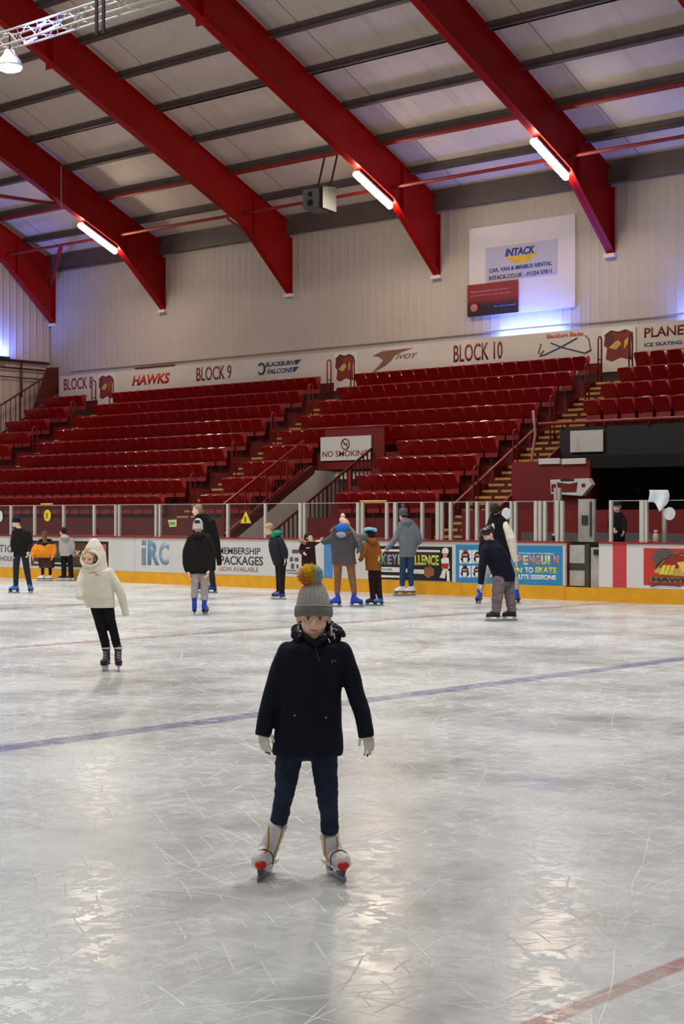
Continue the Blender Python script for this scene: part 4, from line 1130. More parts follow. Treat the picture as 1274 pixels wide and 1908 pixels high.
def head_prims(mb, c, fr, hs):
    r, f, u = fr; k = hs/.22
    def q(a, b, d): return c+r*(a*k)+f*(b*k)+u*(d*k)
    B = (r, f, u)
    mb.ball(q(0,-.012,.022), (.074*k,.094*k,.088*k), B, 24, 16)
    mb.ball(q(0,.018,-.048), (.058*k,.066*k,.062*k), B, 20, 14)
    mb.ball(q(0,.050,-.092), (.026*k,.024*k,.020*k), B, 14, 10)
    for s in (-1, 1):
        mb.ball(q(s*.034,.050,-.034), (.027*k,.026*k,.028*k), B, 14, 10)
        mb.ball(q(s*.075,-.006,-.012), (.011*k,.020*k,.030*k), B, 12, 8)
        mb.ball(q(s*.028,.068,.018), (.026*k,.013*k,.010*k), B, 12, 8)
    mb.capsule(q(0,.080,.006), q(0,.097,-.026), .008*k, .011*k)
    for s in (-1, 1): mb.ball(q(s*.010,.088,-.030), .008*k, B, 10, 7)
    mb.ball(q(0,.074,-.062), (.024*k,.014*k,.014*k), B, 14, 8)
def dent_eyes(me, c, fr, hs):
    r, f, u = fr; k = hs/.22
    for s in (-1, 1):
        e = c+r*(s*.029*k)+f*(.080*k)-u*(.006*k)
        for v in me.vertices:
            d = (v.co-e).length
            if d < .03*k: v.co -= f*(.010*k*math.exp(-(d/(.013*k))**2))
def face_parts(body, c, fr, hs, brow=None):
    r, f, u = fr; k = hs/.22
    B = (r, f, u)
    for s in (-1, 1):
        e = c+r*(s*.029*k)+f*(.0665*k)-u*(.006*k)
        mb = MB(); mb.ball(e, (.0125*k,.0105*k,.0062*k), B, 14, 9); eo = mb.build('eye', M_eyew, body, True)
        mb = MB(); mb.ball(e+f*(.0085*k), (.0060*k,.004*k,.0056*k), B, 12, 8); mb.build('iris', M_iris, eo, True)
        mb = MB(); mb.tube([e+r*(s*(-.015)*k)+f*.0105*k+u*.009*k, e+f*.0125*k+u*.0115*k, e+r*(s*.017*k)+f*.006*k+u*.008*k], [.0014*k,.0024*k,.0014*k], 6)
        mb.build('eyebrow', brow or M_brow, body, True)
    mb = MB(); mb.tube([c+r*(x*k)+f*((.0895-abs(x)*.35)*k)-u*((.0615-(.002 if abs(x) > .015 else 0))*k) for x in (-.023,-.012,0,.012,.023)], [.0012*k,.0034*k,.0040*k,.0034*k,.0012*k], 8)
    mb.build('lips', M_lips, body, True)
def hand_prims(mb, w, d, n, side, k, curl=.35, spread=1.0):
    """palm, four bent fingers of unequal length and a thumb leaving the side of the palm
    w wrist, d finger direction, n palm normal (fingers curl towards it), side the thumb's side"""
    d = d.normalized(); n = (n-d*n.dot(d)).normalized(); s = side-d*side.dot(d); s = (s-n*s.dot(n)).normalized()
    for i, off in enumerate((.030, .010, -.010, -.028)):
        kn = w+d*(.088-.004*abs(i-1))*k+s*off*k
        mb.capsule(w+s*off*.55*k, kn, .014*k, .0115*k, 10)
        L = (.070,.078,.072,.056)[i]*k
        dd = (d+s*(off*1.6*spread)).normalized(); p = kn
        for q in range(3):
            a = curl*(q+.6); v = (dd*math.cos(a)+n*math.sin(a)).normalized()
            p2 = p+v*L*(.42,.33,.25)[q]; mb.capsule(p, p2, (.0088-.0006*q)*k, (.0082-.0006*q)*k, 10); p = p2
    t0 = w+d*.022*k+s*.026*k; t1 = t0+(d*.65+s*.62+n*.25).normalized()*.042*k; t2 = t1+(d*.9+s*.22+n*.2).normalized()*.034*k
    mb.capsule(w+d*.01*k+s*.012*k, t0, .014*k, .013*k, 10); mb.capsule(t0, t1, .0125*k, .0105*k, 10); mb.capsule(t1, t2, .0105*k, .0085*k, 10)

BODIES = {}
def skate(parent, g, yaw, k, boot, sole, lean=0.0, cuff=None, laces=None, holder=None, shell=True, fixed=False):
    r, f, u = camdir(yaw)
    pp = BODIES[parent.name]; pp.ns = getattr(pp, 'ns', -1)+1; ank = pp.P(*pp.legs[pp.ns % 2][-1][:3])
    if not fixed: g = Vector((ank.x, ank.y, 0))+f*.040*k
    a = math.radians(lean); r, u = r*math.cos(a)-u*math.sin(a), u*math.cos(a)+r*math.sin(a)
    g = Vector(g)
    def q(x, y, z): return g+r*(x*k)+f*(y*k)+u*(z*k)
    mb = MB()
    mb.capsule(q(0,-.075,.118), q(0,.085,.108), .040*k, .036*k, 16)
    mb.capsule(q(0,-.068,.125), q(0,-.055,.20), .043*k, .040*k, 16)
    t_ = q(0,-.062,.15); mb.tube([t_, t_.lerp(ank, .6), ank, ank+UP*.045], [.042*k,.042*k,.045*k,.047*k], 16)
    mb.capsule(q(0,-.04,.175), q(0,.055,.12), .034*k, .032*k, 14)
    if shell: sk = finish(fuse(mb, .0055, 4), 'skate', boot, parent)
    else:
        mb = MB(); mb.capsule(q(0,-.06,.095), q(0,.06,.092), .026*k, .024*k, 12); sk = mb.build('skate', boot, parent, True)
    mb = MB(); out = [(-.034,-.12),(-.038,-.06),(-.030,0),(-.040,.06),(-.034,.105),(-.018,.125),(.018,.125),(.034,.105),(.040,.06),(.030,0),(.038,-.06),(.034,-.12)]
    mb.loft([[q(x, y, z) for x, y in out] for z in (.070, .088)]); mb.build('sole', sole, sk)
    mb = MB(); bl = [(-.135,.012),(-.12,.0),(.12,.0),(.148,.014),(.150,.036),(-.135,.036)]
    mb.loft([[q(x, y, z) for y, z in bl] for x in (-.0025, .0025)]); mb.build('blade', M_steelb, sk)
    for (ya, yb, nm) in ((-.105,-.05,'rear'), (.045,.115,'front')):
        mb = MB(); mb.loft([[q(x, y, z) for x, y in ((-w,ya),(w,ya),(w,yb),(-w,yb))] for w, z in ((.006,.030),(.022,.072))]); mb.build('holder', holder or sole, sk)
    if cuff:
        mb = MB(); mb.tube([ank+UP*.02+r*(math.cos(t)*.046*k)+f*(math.sin(t)*.046*k) for t in [2*math.pi*i/14 for i in range(14)]], .010*k, 8, closed=True); mb.build('cuff', cuff, sk, True)
    if laces:
        mb = MB()
        for i in range(5):
            z = .150+.028*i; y = .028-.020*i+.012
            mb.tube([q(-.022, y, z), q(0, y+.014, z+.008), q(.022, y, z+.014)], .0035*k, 6)
        mb.build('laces', laces, sk, True)
    return sk

class Person:
    def __init__(s, label, vf, k, u0=None, dv=0.0):
        s.Z = HC*F/(vf-V0); s.label = label; s.k = k; s.dv = dv; s.ppm = F/s.Z
        s.u0 = u0; s.vf = vf
    def P(s, u, v, d=0.0): return at_depth(u, v+s.dv, s.Z) + (FWD*d)
    def rings(s, mb, tor, ratio=.6, grow=0.0, d0=0.0, n=28, pw=1.0):
        rs = []
        for row in tor:
            ul, ur, v = row[:3]; d = (row[3] if len(row) > 3 else 0)+d0
            c = s.P((ul+ur)/2, v, d); rx = (ur-ul)/2/s.ppm+grow; ry = rx*ratio
            rs.append([c+RIGHT*(rx*math.copysign(abs(math.cos(t))**pw, math.cos(t)))+FWD*(ry*math.copysign(abs(math.sin(t))**pw, math.sin(t))) for t in [2*math.pi*i/n for i in range(n)]])
        mb.loft(rs)
    def limb(s, mb, pts, mul=1.0, grow=0.0, ext=0):
        q = [s.P(u, v, d) for u, v, d, w in pts]; r = [max(.006, w/2/s.ppm*mul+grow) for _, _, _, w in pts]
        # smooth the chain with inserted points
        qq, rr = [], []
        for i in range(len(q)-1):
            p0 = q[max(i-1,0)]; p1 = q[i]; p2 = q[i+1]; p3 = q[min(i+2,len(q)-1)]
            for j in range(4):
                t = j/4
                qq.append(.5*((2*p1)+(p2-p0)*t+(2*p0-5*p1+4*p2-p3)*t*t+(3*p1-p0-3*p2+p3)*t**3)); rr.append(r[i]*(1-t)+r[i+1]*t)
        qq.append(q[-1]); rr.append(r[-1])
        mb.tube(qq, rr, 16); mb.ball(qq[0], rr[0]*.98, None, 16, 10)
    def ell(s, mb, u, v, d, ru, rv, ratio=1.0, fr=None):
        c = s.P(u, v, d); a, b = ru/s.ppm, rv/s.ppm
        B = fr or (RIGHT, FWD, UP)
        mb.ball(c, (a, a*ratio, b), B, 20, 14)
    def make(s, head, tor, arms, legs, ratio=.6, hands=True, skin=None, vox=.007, palm=None, hk=None, feet=None, fixed=False):
        """body: one continuous figure inside the clothes"""
        hu, hv, hs, yaw, pit, roll = head
        s.hc = s.P(hu, hv, head[6] if len(head) > 6 else 0) if len(head) > 6 else s.P(hu, hv, 0)
        s.hf = camdir(yaw, pit, roll); s.hs = hs
        mb = MB(); head_prims(mb, s.hc, s.hf, hs)
        top = tor[0]; cN = s.P((top[0]+top[1])/2, top[2]+ (tor[1][2]-top[2])*.8, top[3] if len(top) > 3 else 0)
        mb.capsule(cN, s.hc-s.hf[2]*.04*hs/.22-s.hf[1]*.01, .052*s.k, .048*s.k)
        s.rings(mb, [(l+ (r_-l)*.08, r_-(r_-l)*.08, *rest) for l, r_, *rest in tor], ratio, -.012)
        for i, a in enumerate(arms):
            s.limb(mb, [(u, v, d, w*.62) for u, v, d, w in a], 1, 0)
            if hands:
                w = s.P(*a[-1][:3]); pv = s.P(*a[-2][:3]); d = (w-pv).normalized()
                n, sd = (palm[i] if palm else ((RIGHT if i == 0 else -RIGHT), -FWD))
                hand_prims(mb, w-d*.01, d, n, sd, hk or s.k)
        for l in legs: s.limb(mb, [(u, v, d, w*.72) for u, v, d, w in l], 1, 0)
        hip = legs[0][0], legs[-1][0]
        mb.capsule(s.P(*hip[0][:3]), s.P(*hip[1][:3]), hip[0][3]*.42/s.ppm, hip[1][3]*.42/s.ppm)
        for j, g in enumerate(feet or []):
            an = s.P(*legs[j][-1][:3]); mb.capsule(an, (g+UP*.11 if fixed else Vector((an.x, an.y, .11*s.k))), .028*s.k, .024*s.k)
        me = fuse(mb, vox, 3); dent_eyes(me, s.hc, s.hf, hs)
        foot = s.P((legs[0][-1][0]+legs[-1][-1][0])/2, s.vf-s.dv, 0); foot.z = 0
        s.body = finish(me, 'person', skin or M_skin, None, foot)
        tag(s.body, s.label, 'person'); BODIES[s.body.name] = s
        s.tor, s.arms, s.legs, s.ratio = tor, arms, legs, ratio
        return s.body
    def coat(s, m, name='coat', vox=.009, wr=.006, extra=None, pw=.85, grow=.004, sm=5, sleeves=True, ws=11):
        mb = MB(); s.rings(mb, s.tor, s.ratio, grow, pw=pw)
        if sleeves:
            for a in s.arms: s.limb(mb, a[:-1]+[tuple(a[-1])])
        if extra: extra(mb)
        o = finish(fuse(mb, vox, sm), name, m, s.body, wrinkle=wr, wscale=ws); return o
    def trousers(s, m, vox=.009, wr=.005, name='trousers', hipring=None):
        mb = MB()
        for l in s.legs: s.limb(mb, l)
        if hipring: s.rings(mb, hipring, s.ratio)
        else:
            a, b = s.legs[0][0], s.legs[-1][0]
            mb.capsule(s.P(*a[:3]), s.P(*b[:3]), a[3]*.5/s.ppm, b[3]*.5/s.ppm)
        return finish(fuse(mb, vox, 4), name, m, s.body, wrinkle=wr, wscale=16, wdir=(.6,.6,1.6))
    def blob(s, name, m, fn, vox=.007, wr=0.0, sm=4, ws=30, parent=None):
        mb = MB(); fn(mb); return finish(fuse(mb, vox, sm), name, m, parent or s.body, wrinkle=wr, wscale=ws, wdir=(1,1,1))
    def cap_hair(s, name, m, thick=.012, low=-.02, back=.0, wr=.006, face=True):
        """hair or cap hugging the skull"""
        r, f, u = s.hf; k = s.hs/.22
        mb = MB(); t = thick
        mb.ball(s.hc+u*(.030*k)-f*(.020*k), (.074*k+t, .092*k+t*.6, .086*k+t), s.hf, 22, 16)
        if back: mb.ball(s.hc-f*(.055*k)-u*(back*k), (.062*k+t, .045*k+t, .075*k), s.hf, 18, 12)
        me = fuse(mb, .006, 2)
        bm = bmesh.new(); bm.from_mesh(me)
        kill = [v for v in bm.verts if ((v.co-s.hc).dot(f) > .035*k and (v.co-s.hc).dot(u) < .045*k) or (v.co-s.hc).dot(u) < low*k-(.06*k if (v.co-s.hc).dot(f) < -.02*k else 0)]
        bmesh.ops.delete(bm, geom=kill, context='VERTS'); bm.to_mesh(me); bm.free()
        return finish(me, name, m, s.body, wrinkle=wr, wscale=40, wdir=(1,1,1))
    def beanie(s, m, pom=None, pomr=.035, tilt=(0,0), h=.13, name='beanie', brimm=None, drop=.030):
        r, f, u = s.hf; k = s.hs/.22
        o0 = s.hc-f*(.014*k)+u*((.012-drop)*k); h = h+drop*.75
        mb = MB(); rs = []
        N = 60
        for i, (rad, z) in enumerate(((.088,.0),(.090,.03),(.088,.055),(.080,.085),(.062,.110),(.036,.126),(.010,.132))):
            z *= h/.13
            sh = r*(tilt[0]*(z/.13)**2)+f*(tilt[1]*(z/.13)**2)
            rs.append([o0+sh+u*(z*k)+r*(rad*.94*k*(1+.022*math.cos(15*t))*math.cos(t))+f*(rad*1.12*k*(1+.022*math.cos(15*t))*math.sin(t)) for t in [2*math.pi*j/N for j in range(N)]])
        mb.loft(rs); b = mb.build(name, m, s.body, True)
        mb = MB(); mb.tube([o0+u*(.012*k)+r*(.088*.94*k*math.cos(t))+f*(.088*1.12*k*math.sin(t)) for t in [2*math.pi*j/32 for j in range(32)]], .0095*k, 10, closed=True)
        mb.build('brim', brimm or m, b, True)
        if pom:
            c = o0+r*tilt[0]+f*tilt[1]+u*((h+.01)*k+pomr*.7)
            mb = MB(); mb.ball(c, pomr, None, 16, 10)
            me = fuse(mb, .008, 1); finish(me, 'pompom', pom, b, wrinkle=.010, wscale=60, wdir=(1,1,1))
        return b
# ---- the child in the middle
p1 = Person('child in navy coat, grey bobble hat and white skates standing on the ice in front', 1636, .78)
gL, gR = on_z(493, 1634), on_z(626, 1636)
tor = [(564,614,1184),(546,632,1194),(530,646,1206),(523,643,1224),(519,637,1260),(517,634,1295),(515,634,1335),(511,636,1372),(508,637,1398),(510,635,1406)]
aL = [(536,1214,0,38),(519,1256,0,39),(505,1300,-.01,36),(494,1345,-.03,32),(490,1369,-.04,30)]
aR = [(636,1214,0,38),(652,1256,0,37),(664,1298,-.01,34),(676,1337,-.03,31),(682.5,1371,-.04,29)]
lL = [(539,1392,0,52),(535,1438,0,47),(531,1473,-.03,39),(524,1506,0,34),(519,1534,.02,33)]
lR = [(603,1392,0,52),(606,1440,0,47),(610,1482,-.03,40),(613,1520,0,35),(613,1553,.02,35)]
p1.make((584.5,1147,.196,2,4,2), tor, [aL, aR], [lL, lR], .62, hands=False, skin=M_skin2, vox=.0042, feet=[gL, gR], fixed=True)
face_parts(p1.body, p1.hc, p1.hf, p1.hs)
p1.trousers(M_jean, .0055, .0045)
coat = p1.coat(M_navy_c, 'coat', .0055, .0045, ws=13)
# gloves with fingers
for (u, v, du, dv_, sgn, nm) in ((490,1366,.10,1,1,'left'), (682.5,1368,.20,1,-1,'right')):
    w = p1.P(u, v-10, -.03); d = (RIGHT*du-UP*dv_-FWD*.12).normalized()
    mb = MB(); hand_prims(mb, w, d, RIGHT*sgn*.55+FWD*.8, (RIGHT*sgn*.8-FWD*.55), .70, .30, .7)
    mb.capsule(w+UP*.02, w-UP*.01, .026, .024)
    g = finish(fuse(mb, .0024, 3), 'glove', M_glove, p1.body)
    # dark finger tips of the glove
    g.data.materials.append(M_gtip); zl = min(q.co.z for q in g.data.vertices)
    for f_ in g.data.polygons:
        if f_.center.z < zl+.013: f_.material_index = 1
# collar, hood with spotted lining, strings
def hood(mb):
    pts = [p1.P(560,1192,-.055), p1.P(551,1184,-.02), p1.P(553,1176,.05), p1.P(570,1171,.105), p1.P(590,1170,.12), p1.P(612,1172,.10), p1.P(628,1179,.04), p1.P(626,1188,-.02), p1.P(613,1194,-.055)]
    mb.tube(pts, [.012,.022,.028,.031,.032,.031,.028,.022,.012], 14)
p1.blob('hood', M_navy_c, hood, .005, .004, 4, 16)
M_spot = bpy.data.materials.new('spotted_lining'); M_spot.use_nodes = True
N = NT(M_spot); bb = N.n['Principled BSDF']; tcx = N.new('ShaderNodeTexCoord').outputs['Object']
N.link(N.mix(N.ramp(N.noise(tcx, 55, 2), .60, .63), rgb(18,20,24), rgb(226,226,222)), bb.inputs['Base Color']); bb.inputs['Roughness'].default_value = .8
mb = MB(); mb.tube([p1.P(563,1183,-.06), p1.P(557,1174,-.015), p1.P(560,1166,.05), p1.P(588,1160,.085), p1.P(616,1164,.05), p1.P(622,1172,-.015), p1.P(612,1184,-.06)], [.010,.017,.017,.017,.017,.019,.012], 12)
me = fuse(mb, .005, 2); finish(me, 'hood_lining', M_spot, p1.body)
mb = MB(); mb.tube([p1.P(630,1176,-.04), p1.P(637,1178,-.03), p1.P(641,1186,-.02)], [.012,.016,.010], 10); finish(fuse(mb, .005, 1), 'hood_lining', M_spot, p1.body)
def collar(mb):
    for sg, ua in ((-1, 574), (1, 606)):
        mb.tube([p1.P(589,1200,-.092), p1.P((589+ua)/2,1192,-.086), p1.P(ua+sg*6,1184,-.045), p1.P(ua+sg*14,1178,0)], [.010,.013,.014,.012], 10)
p1.blob('collar', M_blackc, collar, .005, .002, 3)
for (ua, va, ub, vb) in ((617,1163,618.5,1182), (622,1177,623.5,1188), (612,1188,615,1195), (557,1164,556,1171)):
    mb = MB(); mb.tube([p1.P(ua, va, -.075), p1.P(ub, vb, -.075)], .0026, 6); mb.build('drawstring', M_whitep, p1.body, True)
# zip, placket, buttons, pocket flaps, logo, tag and cuff tabs lying on the coat
def on_coat(pts, r_, m, name, lift=.002, seg=6, o=None):
    q = []
    for u, v in pts:
        h, n = surf(o or coat, u, v); q.append(h-Vector(ray(u, v)).normalized()*lift)
    mb = MB(); mb.tube(q, r_, seg); return mb.build(name, m, o or coat, True)
on_coat([(588.5,1199),(589,1212),(592,1222),(596,1233)], .0022, mat('zip_copper', rgb(110,70,60), .4, metal=.5), 'zip_puller')
M_seam = cloth('navy_seam', rgb(26,28,52), .7)
on_coat([(597,1212),(595,1260),(592,1310),(588,1360),(585,1402)], .0022, M_seam, 'placket_edge')
on_coat([(586,1236),(585,1280),(582,1330),(578,1402)], .0016, M_seam, 'placket_edge')
for (u, v) in ((592,1262),(588,1311),(583,1357),(580,1402)):
    h, n = surf(coat, u, v); mb = MB(); mb.ball(h, .0045, None, 10, 7); mb.build('snap_button', mat('snap_metal', rgb(60,60,72), .3, metal=.6), coat, True)
for (ua, ub, v) in ((531,562,1326), (600,627,1330)):
    on_coat([(ua, v+2),((ua+ub)/2, v),(ub, v+1)], .0026, M_seam, 'pocket_flap')
for (u, v) in ((549,1333),(607,1337)):
    h, n = surf(coat, u, v); mb = MB(); mb.ball(h, .0055, None, 10, 7); mb.build('snap_button', mat('snap_bright', rgb(150,150,150), .3, metal=.6), coat, True)
for (ua, va, ub, vb, m_) in ((617,1231,621,1230,M_lred), (622,1230,626,1232,M_lred), (617,1234,620,1234,M_bluec)):
    on_coat([(ua, va),(ub, vb)], .0035, m_, 'chest_logo', .001)
on_coat([(507.5,1375),(508.5,1383)], .0075, mat('pink_tag', rgb(214,150,150), .7), 'hem_tag', -.002)
for (ua, ub, v, du) in ((493,503,1361,0), (678,687,1362,0)):
    on_coat([(ua, v),(ub, v+1)], .003, M_seam, 'cuff_tab')
# bobble hat
hp = p1; mbh = MB(); rs = []; N_ = 120
prof = [(551.5,617,1140,0),(552,616,1130,0),(553.5,613.5,1122,0),(555,611.5,1112,0),(557.5,608,1102,0),(563,604.5,1094,0),(571,601,1088,.0),(580,598,1084,0),(586,595,1082,0)]
for ul, ur, v, d in prof:
    c = hp.P((ul+ur)/2, v, .012); rx = (ur-ul)/2/hp.ppm
    rs.append([c+RIGHT*(rx*(1+.040*math.cos(24*t))*math.cos(t))+FWD*(rx*1.24*(1+.040*math.cos(24*t))*math.sin(t))+UP*(RIGHT.dot(RIGHT)*.0) for t in [2*math.pi*j/N_ for j in range(N_)]])
mbh.loft(rs); hat = mbh.build('bobble_hat', M_knit, p1.body, True)
mb = MB(); rs = []
for ul, ur, v in ((556,613,1149),(551,617.5,1150.5),(548.5,619.5,1148),(548,620,1140),(549,619,1132),(552.5,615.5,1128.5),(556,612,1130)):
    c = hp.P((ul+ur)/2, v, .012); rx = (ur-ul)/2/hp.ppm
    rs.append([c+RIGHT*(rx*(1+.008*math.cos(40*t))*math.cos(t))+FWD*(rx*1.22*(1+.008*math.cos(40*t))*math.sin(t))+UP*(.012*(math.sin(-t) if math.sin(t) < 0 else 0)) for t in [2*math.pi*j/N_ for j in range(N_)]])
mb.loft(rs); mb.build('brim', cloth('grey_knit_brim', rgb(132,130,126), .95, .8, .25), hat, True)
mb = MB(); c = hp.P(584, 1130, .012); rx = 34.2/hp.ppm
mb.tube([c+RIGHT*(rx*math.cos(t))+FWD*(rx*1.23*math.sin(t))+UP*(.010*max(0,-math.sin(t))) for t in [2*math.pi*j/48 for j in range(48)]], .0026, 6, closed=True)
mb.build('brim_edge', cloth('pale_knit', rgb(186,184,178)), hat, True)
# pompom of many yarn ends
pm = [cloth('yarn_yellow', rgb(240,204,70)), cloth('yarn_orange', rgb(238,150,70)), cloth('yarn_peach', rgb(240,178,132)), cloth('yarn_blue', rgb(168,206,214)), cloth('yarn_white', rgb(230,224,214))]
rnd = random.Random(3)
pc = hp.P(578, 1071, .0); mb = MB(); mb.ball(pc, (.038,.038,.032), (RIGHT, FWD, UP), 18, 12, 0)
for i in range(1500):
    z = rnd.uniform(-1, 1); a = rnd.uniform(0, 2*math.pi); q = math.sqrt(1-z*z)
    ex, ey = q*math.cos(a), q*math.sin(a)
    d = RIGHT*ex*1.10+FWD*ey+UP*z*.9
    L = .050*rnd.uniform(.85, 1.12)
    w = ex+rnd.uniform(-.12, .12)
    mi = 3 if w > .52 else (4 if w > .44 else (1 if (z < -.2-w*.2 and w < .15) else (2 if w < -.62 else 0)))
    p0 = pc+d*.022; p2 = pc+d*L+Vector((rnd.uniform(-1,1), rnd.uniform(-1,1), rnd.uniform(-1,1)))*.004
    sd = d.cross(Vector((rnd.uniform(-1,1), rnd.uniform(-1,1), rnd.uniform(-1,1)))).normalized(); s2 = d.cross(sd).normalized(); rr = .0024
    tri = [(1,0),(-.5,.87),(-.5,-.87)]
    mb.add([p0+(sd*x+s2*y)*rr for x, y in tri]+[p2+(sd*x+s2*y)*rr*.5 for x, y in tri], [(0,1,4,3),(1,2,5,4),(2,0,3,5),(3,4,5)], mi)
mb.build('pompom', pm, hat, True)
# a little hair below the brim
for sg, (u, v) in ((-1, (558.5,1155)), (1, (610.5,1155))):
    mb = MB(); mb.tube([p1.P(u, v-12, .0), p1.P(u, v, .0), p1.P(u-sg*1, v+6, .0)], [.005,.005,.002], 8); mb.build('hair', M_hairb, p1.body, True)
# skates
M_gold_s = mat('stripe_gold', rgb(206,150,50), .45)
M_rim = mat('boot_rim', rgb(84,78,92), .5)
M_redtoe = mat('toe_red', rgb(206,30,22), .35)
for (g, yaw, lean, stripes, rim, toe, ank, top) in (
    (gL, -14, -9, [[(501,1537),(500,1556),(500,1574),(493,1590)], [(527,1537),(523,1560),(515,1583),(509,1600)]], [(480.5,1612),(483,1602),(490,1597),(500,1597),(509,1602),(512,1611)], (494,1614), (519,1534), (517,1534)),
    (gR, 22, 5, [[(605,1559),(605,1578),(606,1592),(613,1604)], [(627,1559),(629,1578),(627,1588)]], [(616.5,1622),(619,1613),(626,1608),(636,1605),(647,1609)], (634,1622), (613,1553), (611,1555))):
    sk = skate(p1.body, g, yaw, .80, M_swhite, M_swhite, lean, holder=mat('holder_grey', rgb(90,92,98), .4), shell=False, fixed=True)
    mb = MB(); c0 = p1.P(ank[0], ank[1]+2, .01); c1 = g+UP*.12
    r_, f_, u_ = camdir(yaw)
    c1 = g-f_*.035+UP*.10
    mb.tube([c0, c0.lerp(c1, .35), c0.lerp(c1, .7), c1], [.043,.040,.042,.046], 18)
    mb.capsule(g-f_*.02+UP*.095, g+f_*.075+UP*.085, .042, .038)
    b_ = finish(fuse(mb, .004, 4), 'boot_cover', M_swhite, sk, wrinkle=.0035, wscale=34, wdir=(.6,.6,1.6))
    for st in stripes:
        fine = [(st[i][0]+(st[i+1][0]-st[i][0])*t/4, st[i][1]+(st[i+1][1]-st[i][1])*t/4) for i in range(len(st)-1) for t in range(4)]+[st[-1]]
        on_coat(fine, .0044, M_gold_s, 'stripe', .0005, 6, b_)
    a_ = math.radians(lean); r2 = r_*math.cos(a_)-u_*math.sin(a_); u2 = u_*math.cos(a_)+r_*math.sin(a_)
    cc = g+f_*.062+u2*.088
    mb = MB(); mb.tube([cc+r2*(math.cos(t)*.0425)+u2*(math.sin(t)*.0425)-f_*(math.sin(t)*.012) for t in [math.radians(q) for q in range(-15, 196, 15)]], .0034, 6); mb.build('toe_rim', M_rim, sk, True)
    mb = MB(); mb.ball(g+f_*.098+u2*.074, (.026,.024,.021), (r2, f_, u2), 18, 12); mb.build('toe_bumper', M_redtoe, sk, True)
# ---- the child in the cream hoodie
def ground(u, v): return on_z(u, v)
p = Person('child in cream hooded top and black leggings skating at left', 1249, .78)
gl_, gr_ = ground(204, 1249), ground(229, 1249)
tor = [(163,190,1057),(152,204,1063),(149,208,1075),(148,210,1095),(150,213,1112),(158,213,1122),(163,212,1130)]
aL = [(157,1068,0,19),(151,1090,-.06,17),(153,1114,-.14,13)]
aR = [(202,1067,0,20),(215,1086,0,19),(226,1109,0,17),(232,1135,0,14),(234.5,1148,0,12)]
lL = [(178,1122,0,25),(184,1150,0,21),(190,1175,0,18),(195,1195,0,17),(198,1211,0,15)]
lR = [(199,1122,0,25),(204,1150,0,21),(211,1175,0,17),(216,1195,0,16),(220,1211,0,14)]
p.make((167,1040,.20,-14,6,4), tor, [aL, aR], [lL, lR], .62, hands=False, skin=M_skin2, vox=.006, feet=[gl_, gr_])
face_parts(p.body, p.hc, p.hf, p.hs)
p.cap_hair('hair', M_hairbl, .008, -.03, .0, .002)
p.blob('hood_side_blob', M_haird, lambda mb: p.ell(mb, 182, 1046, .03, 6, 10, 1))  # dark blob filling the gap right of the face inside the hood
p.trousers(M_blackc, .007, .003, 'leggings')
hd = p.coat(M_creamc, 'hooded_top', .007, .006, ws=13)
def hood2(mb): p.rings(mb, [(171,178,1003.5,.05),(166,182.5,1008,.05),(159.5,189,1018,.05),(152,195,1033,.05),(149,197,1046,.04),(153,199,1056,.03),(158,201,1064,.02),(164,198,1070,.02)], .98, .004)
mb = MB(); hood2(mb); me = fuse(mb, .006, 3)
_t = BVHTree.FromPolygons([v_.co.copy() for v_ in me.vertices], [tuple(f_.vertices) for f_ in me.polygons])
edge = []
for i in range(32):
    t = 2*math.pi*i/32; h = _t.ray_cast(Vector((0, 0, HC)), Vector(ray(167.5+17.5*math.cos(t), 1041.5+14.0*math.sin(t))).normalized())[0]
    if h is not None: edge.append(h)
bm = bmesh.new(); bm.from_mesh(me)
ctr = p.P(176, 1040, .05)
kill = []
for v_ in bm.verts:
    q = v_.co-Vector((0, 0, HC)); f_ = q.dot(FWD); u_ = 637+F*q.dot(RIGHT)/f_; w_ = V0-F*q.z/f_
    if ((u_-167.5)/17.5)**2+((w_-1041.5)/14.0)**2 < 1 and (v_.co-ctr).dot(FWD) < .06: kill.append(v_)
bmesh.ops.delete(bm, geom=kill, context='VERTS'); bm.to_mesh(me); bm.free()
o = finish(me, 'hood', M_creamc, p.body, wrinkle=.003, wscale=16)
sm_ = o.modifiers.new('s', 'SOLIDIFY'); sm_.thickness = .012; sm_.offset = -1
q = [(edge[i-1]+edge[i]*2+edge[(i+1)%len(edge)])/4 for i in range(len(edge))]
mb = MB(); mb.tube(q, .014, 10, closed=True); mb.build('hood_edge', M_creamc, p.body, True)
for (ua, va, ub, vb, nm) in ((165,1068,176,1066,'chest_print'), (177,1069,184,1071,'chest_print'), (176,1062,178,1070,'drawstring')):
    a_, n_ = surf(hd, ua, va); b_, n_ = surf(hd, ub, vb)
    mb = MB(); mb.tube([a_-FWD*.002, b_-FWD*.002], .006 if nm == 'chest_print' else .004, 6); mb.build(nm, mat('print_pink', rgb(206,150,130), .7) if nm == 'chest_print' else M_creamc, hd, True)
mb = MB()
for (ul, ur, vv) in ((160,213,1127),(160,213,1130.5)): pass
p.rings(mb, [(163,212.5,1123.5),(162,213,1126),(162,213,1130.5),(163,212,1132)], .63, .006, pw=.85); mb.build('hem_band', M_creamc, hd, True)
M_plum = mat('skate_plum', rgb(70,62,84), .5, var=.3, vscale=30)
